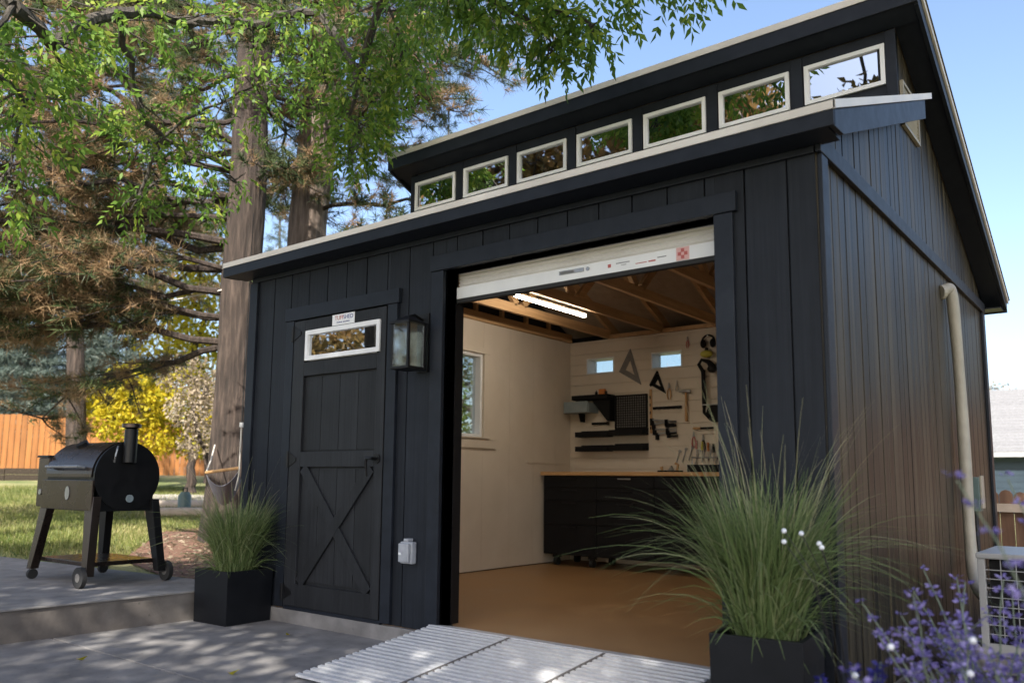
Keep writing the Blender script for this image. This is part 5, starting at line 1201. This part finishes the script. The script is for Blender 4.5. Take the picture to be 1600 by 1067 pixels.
for i, (px, d, h, r) in enumerate(((20, 29, 6.5, 2.6), (95, 31, 8.5, 2.9), (165, 30, 7, 2.4), (-60, 30, 9, 3))):
    q = P(px, 735, d); lab = ['leftmost fully visible blue spruce beyond the fence', 'tall blue spruce beyond the fence behind the leaning pine', 'blue spruce beyond the fence left of the yellow tree', 'blue spruce cut off by the left edge beyond the fence'][i]
    spruce(lab, (q.x, q.y, 1.0), h, r, 3600, 30+i)
q = P(420, 735, 33); spruce('blue spruce beyond the fence seen between the two pine trunks', (q.x, q.y, 1.0), 11, 3.2, 1700, 40)
q = P(250, 735, 36); spruce('distant blue spruce beyond the fence behind the yellow tree', (q.x, q.y, 1.0), 10, 3.4, 1500, 41)
q = P(560, 735, 30); spruce('blue spruce behind the shed roof, right of the second pine', (q.x, q.y, .8), 9.5, 2.6, 1500, 42)
q = P(690, 735, 26); spruce('slender spruce whose tip shows above the upper roof edge', (q.x, q.y, .2), 12.2, 2.4, 1100, 43)
q = P(1558, 735, 52); broad('round_tree', 'small autumn tree showing above the neighbour roof ridge', (q.x, q.y, -.16), [((q.x, q.y, 5.0), (1.6, 1.2, 1.5), 900), ((q.x+1.8, q.y, 4.8), (1.3, 1, 1.2), 600)], 'paleleaf', .25, 0, .2, seed=12, tint=(0, 1))

# ash tree overhead: trunk left of the frame, branches hanging into the top of the picture
def ash():
    cl = []
    # (px, py, horizontal distance, radius, sprigs)
    for px, py, d, r, n in [(690, -30, 5.6, .34, 60), (735, -10, 5.5, .26, 50), (790, 15, 5.4, .24, 46), (840, 45, 5.4, .18, 36), (868, 78, 5.4, .12, 18), (895, 15, 5.3, .22, 34), (925, 45, 5.3, .13, 18), (960, -70, 5.0, .26, 26), (985, -12, 5.0, .10, 6), (1050, -45, 4.8, .16, 16), (1085, -36, 4.8, .10, 8), (880, -70, 5.2, .35, 40), (790, -70, 5.3, .4, 50),
                            (600, -10, 6.4, .45, 70), (560, 130, 6.9, .34, 60), (620, 120, 6.8, .22, 30), (545, 195, 7.0, .28, 50), (565, 205, 6.9, .2, 26), (545, 245, 7.1, .15, 16), (630, 80, 6.6, .28, 34), (500, 20, 7.2, .5, 80),
                            (400, 40, 7.4, .5, 80), (420, 130, 7.5, .38, 50), (350, 160, 7.6, .38, 56), (290, 40, 7.2, .42, 40), (255, 215, 7.6, .32, 44), (300, 250, 7.6, .24, 34), (225, 190, 7.5, .24, 26), (320, 325, 7.8, .2, 22), (215, 315, 7.7, .2, 20), (250, 280, 7.7, .18, 18),
                            (180, 20, 6.8, .42, 50), (80, 70, 6.5, .42, 70), (40, 160, 6.3, .34, 60), (110, 140, 6.6, .28, 30), (20, 10, 6.2, .45, 60), (25, 220, 6.3, .26, 34), (10, 300, 6.2, .2, 24), (-30, 100, 6.0, .42, 50), (370, 285, 7.9, .16, 12)]:
        cl.append(((*P(px, py, d),), (r, r, r*.75), int(n*(.62 if px < 460 else 1.05))))
    broad('ash_tree', 'leafy green ash branches hanging across the top of the picture', (-3.6, -4.6, -.16), cl, 'ash', .078, 0, .17, 'greybark', .37, sprig=True, seed=17, trunk_top=(-2.6, -3.6, 5.4))
ash()

# shade trees behind the camera: their crowns stand between the sun and the shed, and are what the high windows mirror
def shade_trees():
    rs = np.random.default_rng(5)
    pts = []
    def tgt(n, f, k=175):
        for _ in range(n): pts.append((f(), k))
    u = lambda a, b: rs.uniform(a, b)
    tgt(150, lambda: (u(-1.0, 5.2), u(-.2, .2), u(-.1, 2.5)))
    tgt(70, lambda: (u(-.5, 4.6), u(1.0, 1.8), u(3.0, 3.9)))
    tgt(95, lambda: (u(-1.2, 5.6), u(-3.6, -.1), -.1), 82)
    tgt(110, lambda: (4.2, u(0, 4.6), u(0, 3.7)))
    tgt(60, lambda: (u(4.2, 6.0), u(-3.0, 2.5), u(0, .6)))
    tgt(60, lambda: (u(-3.6, -.1), u(-3.5, -.1), u(0, 1.0)), 90)
    A, B_ = [], []
    mir = CAM.copy(); mir[1] = 2*YC-CAM[1]            # camera mirrored in the clerestory glass
    for p, nl in pts:
        for tr in range(6):
            L = rs.uniform(7.5, 12.5); c = np.array(p)+np.array(SDIR)*L
            r = rs.uniform(.55, .85)
            px, py, z = proj(c)
            if z > 0 and -120 < px < 1720 and py > -140: continue
            # keep the mirrored patch of sky open in the two right-hand windows
            k = (YC-mir[1])/(c[1]-mir[1]); hit = mir+(c-mir)*k
            if hit[0] > 2.75 and 3.15 < hit[2] < 3.75: continue
            (A if c[0] < 2.6 else B_).append((tuple(c), (r, r, r*.7), nl)); break
    for nm, lab, base, cl, sd in (('shade_tree', 'broad shade tree left behind the viewpoint, mirrored in the high windows', (-1.5, -10.5, -.16), A, 51), ('shade_tree', 'broad shade tree right behind the viewpoint, mirrored in the high windows', (7.5, -10.0, -.16), B_, 52)):
        broad(nm, lab, base, cl, 'shade', .17, 0, .32, 'greybark', .55, seed=sd, group='shade trees behind the viewpoint', trunk_top=(base[0]*.8+.5, base[1]+1.2, 4.6))
shade_trees()
def mirror_trees():
    rs = np.random.default_rng(9)
    def row(n, xa, xb, za, zb, y, r): return [((rs.uniform(xa, xb), y+rs.uniform(-1.2, 1.2), rs.uniform(za, zb)), (r, r, r*.75), 230) for _ in range(n)]
    broad('brown_tree', 'dense brown autumn tree mirrored in the left high windows', (-10.5, -13, -.16), row(46, -16, -7.5, 3.0, 13.5, -13, 1.25), 'shade', .30, 0, .34, 'greybark', .6, seed=71, group='trees mirrored in the windows', trunk_top=(-10.5, -13, 6), tint=(.3, 1))
    broad('brown_tree', 'dense brown autumn tree mirrored in the middle high windows', (-4.5, -14, -.16), row(34, -8, -2.6, 7.5, 14, -14, 1.2), 'shade', .30, 0, .34, 'greybark', .6, seed=72, group='trees mirrored in the windows', trunk_top=(-4.8, -14, 7), tint=(.3, 1))
    broad('reflector_tree', 'unseen brown dry-leaved tree added right of the picture for the side wall to mirror', (8.2, 12.5, -.16), [((rs.uniform(6.2, 11), rs.uniform(11.5, 13.5), rs.uniform(1.5, 4.6)), (1.0, .9, .8), 260) for _ in range(26)], 'shade', .22, 0, .2, 'greybark', .55, seed=73, tint=(.3, 1))  # added out of view to brown the side wall's reflection
mirror_trees()

# unseen tall fence, added to give the side wall warm reflection and bounce
def fence_reflector():
    o = thing('reflector_fence', 'unseen tall brown fence added right of the picture to warm the side wall', 'fence', (9, 9, -.16))
    for k in range(64):
        x = 4.35+k*.15; h = 1.85+random.uniform(-.02, .02)
        box('picket', 'oldwood', o, x, x+.138, 9.0, 9.02, -.14, h)
    for z in (.3, 1.7): MB().bar((4.3, 9.045, z), (14, 9.045, z), .045, .09).build('rail', 'oldwood', o)
fence_reflector()

# ------------------------------------------------------------------ hammock and overhead wire
def hammock():
    a = Vector(P(322, 738, 8.9)); b = Vector(P(374, 731, 8.5)); far = Vector(p1)+Vector((.12, -.30, 1.15)); 
    o = thing('hammock', 'grey cloth hammock with wooden spreader bar hanging by the pine trunk', 'hammock', ((a.x+b.x)/2, (a.y+b.y)/2, hz1((a.x+b.x)/2, (a.y+b.y)/2)))
    MB().tube([a, b], .016, 8).build('spreader_bar', 'wood_handle', o)
    # cloth: sagging sheet running back from the bar, with thickness
    u = (b-a); L = Vector((-.35, .95, 0)).normalized()*1.0; n = 10; m = MB(); vt = []; vb = []
    for i in range(n+1):
        for j in range(n+1):
            s_, t = i/n, j/n; p = a+u*s_*.98+u*.01+Vector((-.80, .60, 0))*t*.55; sag = .24*4*s_*(1-s_)*(.55+.45*t)+.10*math.sin(math.pi*t*.5); p = p+Vector((0, 0, -sag-.02)); vt.append(p); vb.append(p-Vector((0, 0, .006)))
    N = (n+1)**2; m.v = [tuple(q) for q in vt+vb]
    for i in range(n):
        for j in range(n):
            k = i*(n+1)+j; m.f.append((k, k+n+1, k+n+2, k+1)); m.f.append((N+k, N+k+1, N+k+n+2, N+k+n+1))
    for i in range(n):
        k = i*(n+1); m.f.append((k, N+k, N+k+n+1, k+n+1)); k = i*(n+1)+n; m.f.append((k, k+n+1, N+k+n+1, N+k)); m.f.append((i, i+1, N+i+1, N+i)); k = n*(n+1)+i; m.f.append((k, N+k, N+k+1, k+1))
    m.build('cloth', 'cloth', o, smooth=True)
    top = b+Vector((0, 0, .40)); MB().tube([b+Vector((-.05, 0, -.22)), b+Vector((-.005, 0, -.08)), b, top], .008, 8).build('rope', 'rope', o, smooth=True); MB().tube([top, top+Vector((0, 0, .045))], .020, 10).build('ring_clip', 'white', o)
    hang = top+Vector((-.05, .05, 2.2)); MB().tube([top+Vector((0, 0, .045)), hang], .004, 6).build('hanging_line', 'rubber', o); MB().tube([a, a.lerp(far, .5)+Vector((0, 0, -.03)), far], .008, 8).build('rope', 'rope', o, smooth=True)
hammock()
def wire():
    a, b = Vector(P(-40, 499, 12.5)), Vector(P(352, 452, 10.1)); pts = [a.lerp(b, t)+Vector((0, 0, -.10*math.sin(math.pi*t))) for t in np.linspace(0, 1, 14)]
    o = thing('overhead_cable', 'thin pale cable strung from the left to the big pine', 'cable', tuple(b)); MB().tube(pts, .009, 6).build('cable', 'rope', o, smooth=True); MB().tube([b, b+Vector((.02, 0, .06))], .02, 8).build('hook', 'steel', o)
wire()

# ------------------------------------------------------------------ flowers and garden lights
def sage(label, c, n, lmin, lmax, lean, seed):
    random.seed(seed); o = thing('russian_sage', label, 'flower', (c[0], c[1], -.10), 'lavender-blue flowers in the bed'); st = MB(); FP = []; FD = []; LP = []; LD = []
    for k in range(n):
        a = random.uniform(0, 2*math.pi); d = Vector((math.cos(a)*.30+lean[0], math.sin(a)*.30+lean[1], 0)); L = random.uniform(lmin, lmax); p = Vector((c[0]+random.gauss(0, .05), c[1]+random.gauss(0, .05), -.11)); pts = []
        for i in range(8):
            t = i/7; pts.append(p+d*L*t*(1+.5*t)*.8+Vector((0, 0, L*t*(1-.12*t)))+Vector((random.gauss(0,.004), random.gauss(0,.004), 0)))
        st.tube(pts, [.0048-.0030*i/7 for i in range(8)], 5)
        for w in range(9):
            t = .50+.50*w/8+random.uniform(-.015, .015); i = min(6, int(t*7)); q = pts[i].lerp(pts[i+1], t*7-i)
            for f in range(random.randint(11, 18) if w < 8 else 6):
                aa = random.uniform(0, 2*math.pi); dd = Vector((math.cos(aa), math.sin(aa), random.uniform(-.2, .7))); FP.append((q+dd*random.uniform(.003, .012))[:]); FD.append(dd[:])
            if w < 5 and random.random() < .6:
                aa = random.uniform(0, 2*math.pi); r = q+Vector((math.cos(aa), math.sin(aa), .9))*random.uniform(.04, .09); st.tube([q, r], [.0018, .001], 4)
                for f in range(14):
                    s_ = q.lerp(r, random.uniform(.3, 1.05)); ab = random.uniform(0, 2*math.pi); dd = Vector((math.cos(ab), math.sin(ab), random.uniform(-.2, .6))); FP.append((s_+dd*.004)[:]); FD.append(dd[:])
        for f in range(16):
            t = random.uniform(.05, .6); i = min(6, int(t*7)); q = pts[i].lerp(pts[i+1], t*7-i); aa = random.uniform(0, 2*math.pi); LP.append(q[:]); LD.append((math.cos(aa), math.sin(aa), .4))
    me = st.build('stems', 'sagestem', o, smooth=True)
    at = me.data.attributes.new('tint', 'FLOAT', 'FACE'); at.data.foreach_set('value', np.full(len(me.data.polygons), .5, np.float32))
    FP, FD = np.array(FP), np.array(FD); V = leaves(FP, FD, .015*(.7+.6*RNG.random(len(FP))), .0105); leaf_object('blossoms', 'sageflower', o, V, RNG.random(len(V)))
    LP, LD = np.array(LP), np.array(LD); V = leaves(LP, LD, .035*(.7+.6*RNG.random(len(LP))), .007); leaf_object('leaves', 'sagestem', o, V, RNG.random(len(V)))
sage('lavender-blue sage nearest the right planter', (4.84, -1.05), 10, .60, .82, (-.10, .06), 1)
sage('lavender-blue sage at the bottom middle of the flower bed', (5.02, -1.58), 10, .50, .68, (-.14, .05), 2)
sage('lavender-blue sage in front of the grey boulder', (4.90, -.75), 13, .58, .84, (-.06, .05), 3)
sage('lavender-blue sage in front of the air conditioner', (5.05, -1.10), 16, .54, .80, (-.05, .05), 4)
sage('lavender-blue sage rising at the right edge before the neighbour roof', (5.18, -1.40), 4, .92, 1.18, (-.02, .05), 5)
def salvia(label, c, h, seed):
    random.seed(seed); o = thing('blue_salvia', label, 'flower', (c[0], c[1], -.10), 'deep blue flower spikes'); st = MB(); FP = []; FD = []
    for k in range(4):
        p = Vector((c[0]+random.gauss(0,.03), c[1]+random.gauss(0,.03), -.11)); q = p+Vector((random.gauss(0,.03), random.gauss(0,.03), h*random.uniform(.75, 1))); st.tube([p, p.lerp(q, .5), q], [.003, .0025, .0015], 5)
        for f in range(90):
            t = random.uniform(.68, 1.0); a = random.uniform(0, 6.28); dd = Vector((math.cos(a), math.sin(a), .5)); FP.append((p.lerp(q, t)+dd*.005)[:]); FD.append(dd[:])
    me = st.build('stems', 'sagestem', o, smooth=True); at = me.data.attributes.new('tint', 'FLOAT', 'FACE'); at.data.foreach_set('value', np.full(len(me.data.polygons), .2, np.float32))
    FP, FD = np.array(FP), np.array(FD); leaf_object('blossoms', 'salvia', o, leaves(FP, FD, .018, .011), RNG.random(len(FP)))
    nb = 60; V, t = blades(nb, c, -.11, .06, .14, .26, .5, .010, .3); leaf_object('leaves', 'fgrass', o, V, t*.5)
for i, (px, py, d) in enumerate(((1365, 1040, 2.3), (1318, 1048, 2.5))):
    q = P(px, py-25, d); salvia(['deep blue flower spike at the bottom of the bed', 'deep blue flower spike nearest the planter corner'][i], (q.x, q.y), q.z+.11, 60+i)
def garden_light(label, tips, root):
    o = thing('firefly_light', label, 'garden light', (root[0], root[1], -.10), 'white globe lights on wires'); r = Vector((root[0], root[1], -.11))
    MB().tube([r, r+Vector((0, 0, .14))], .008, 8).build('stake', 'black', o)
    for t in tips:
        t = Vector(t); k = r+Vector((0, 0, .13)); mid = k.lerp(t, .55); mid.z = k.z+(t.z-k.z)*.8
        MB().tube([k, mid, t], .0016, 5).build('wire', 'black', o); MB().ball(t, .0085, 12, 8).build('globe', 'globe', o, smooth=True)
def tips(lst): return [tuple(P(*q)) for q in lst]
garden_light('white globe light on black wires low in the flower bed', tips([(1392, 1010, 2.35), (1336, 1055, 2.35)]), (4.62, -1.32))
garden_light('pair of white globe lights below the air conditioner', tips([(1520, 1000, 2.3), (1516, 1052, 2.3)]), (4.90, -1.30))
garden_light('cluster of tiny white globe lights in front of the tall grass', tips([(1225, 829, 2.95), (1225, 846, 2.95), (1252, 833, 2.95), (1280, 849, 2.95), (1284, 855, 2.95)]), (4.40, -.72))
def edging_plants():
    V, t = blades(900, (0, 0), 0, .01, .05, .13, .5, .008, .3, 3)
    n = 900; off = np.stack([RNG.uniform(4.3, 5.0, n), RNG.uniform(-2.2, 1.2, n), np.full(n, -.11)], 1); off[:, 0] += np.clip(-off[:, 1], 0, 3)*.05
    V = V + np.tile(off, (3, 1))[:, None, :]
    stuff(leaf_object('ground_cover', 'fgrass', None, V, t*.6), 'low green ground cover in the flower bed', 'ground cover')
edging_plants()
# ------------------------------------------------------------------ lawn, mulch, fallen leaves
def lawn():
    n = 60000; a = RNG.uniform(0, 1, n); px = RNG.uniform(-30, 345, n); d = 7.2+13*a**1.5
    rays = np.array([ray(x, 760)[:2] for x in np.linspace(-30, 345, 60)]); rays = rays/np.linalg.norm(rays, axis=1, keepdims=True)
    r = rays[np.clip(((px+30)/375*59).astype(int), 0, 59)] + RNG.normal(size=(n, 2))*.004
    xy = CAM[:2]+r*d[:, None]
    keep = (xy[:, 1] > .02+np.clip(-xy[:, 0]-2.2, 0, 9)*-.1) & ~((xy[:, 0] > -4.4) & (xy[:, 1] > .45+(-2.6-xy[:, 0])*.775)); keep &= ~((xy[:, 0] > -2.6) & (xy[:, 1] > -.02-.276*(xy[:, 0]+.9)))
    xy = xy[keep]; n = len(xy); z = hz(xy[:, 0], xy[:, 1]); base = np.column_stack([xy, z]); h = .03+.05*RNG.random(n); ln = RNG.normal(size=(n, 2))*.02; s_ = unit(np.column_stack([RNG.normal(size=(n, 2)), np.zeros(n)]))*.005
    V = np.stack([base-s_, base+s_, base+np.column_stack([ln, h])], 1)
    patch = .5+.5*np.sin(xy[:, 0]*1.7)*np.sin(xy[:, 1]*2.1+1)
    stuff(leaf_object('lawn_grass', 'lawn', None, V, np.clip(.25+.5*patch+RNG.normal(size=n)*.2, 0, 1), 3), 'sunlit short lawn grass behind the raised patio', 'grass')
    # rough tuft row along the patio edge
    m = 420; x = RNG.uniform(-5.5, -2.0, m); y = -.18-.1*(-x-2.2)+RNG.uniform(.0, .22, m); V, t = blades(m, (0, 0), 0, .01, .05, .12, .6, .01, .3, 3); V = V+np.tile(np.stack([x, y, hz(x, y)], 1), (3, 1))[:, None, :]
    stuff(leaf_object('edge_grass', 'fgrass', None, V, t*.7), 'ragged grass along the far edge of the raised patio', 'grass')
    k = 2600; x = RNG.uniform(-4.2, -.35, k); y = RNG.uniform(.0, 3.4, k); ok = (y > -.02-.276*(x+.9)) & (y > .45+(-2.6-x)*.775); x, y = x[ok], y[ok]; k = len(x)
    pos = np.stack([x, y, hz(x, y)+.018], 1); V = leaves(pos, np.column_stack([RNG.normal(size=(k, 2)), RNG.normal(size=k)*.25]), .05*(.6+.9*RNG.random(k)), .025)
    stuff(leaf_object('leaf_litter', 'paleleaf', None, V, RNG.random(k)*.7), 'dry brown leaf litter on the mulch behind the patio', 'leaf litter')
lawn()
def fallen():
    for i, (px, py, lab) in enumerate(((357, 1052, 'single yellow fallen leaf at the bottom left of the patio'), (452, 992, 'pale fallen leaf on the concrete near the door'), (120, 1030, 'small fallen leaf on the lower patio at far left'), (640, 1010, 'small fallen leaf on the ground left of the ramp'))):
        d = ray(px, py); t = (-.098-CAM[2])/d[2]; p = CAM+d*t; o = thing('fallen_leaf', lab, 'leaf', tuple(p), 'fallen leaves on the patio')
        q = np.array([[p[0], p[1], p[2]+.004]]); V = leaves(q, np.array([[random.uniform(-1,1), random.uniform(-1,1), .05]]), .055, .03, .3); leaf_object('blade', 'yellowleaf', o, V, np.array([.4])); MB().tube([tuple(q[0]), tuple(q[0]+np.array([-.02, .01, .002]))], .0012, 5).build('stalk', 'wood_handle', o)
fallen()
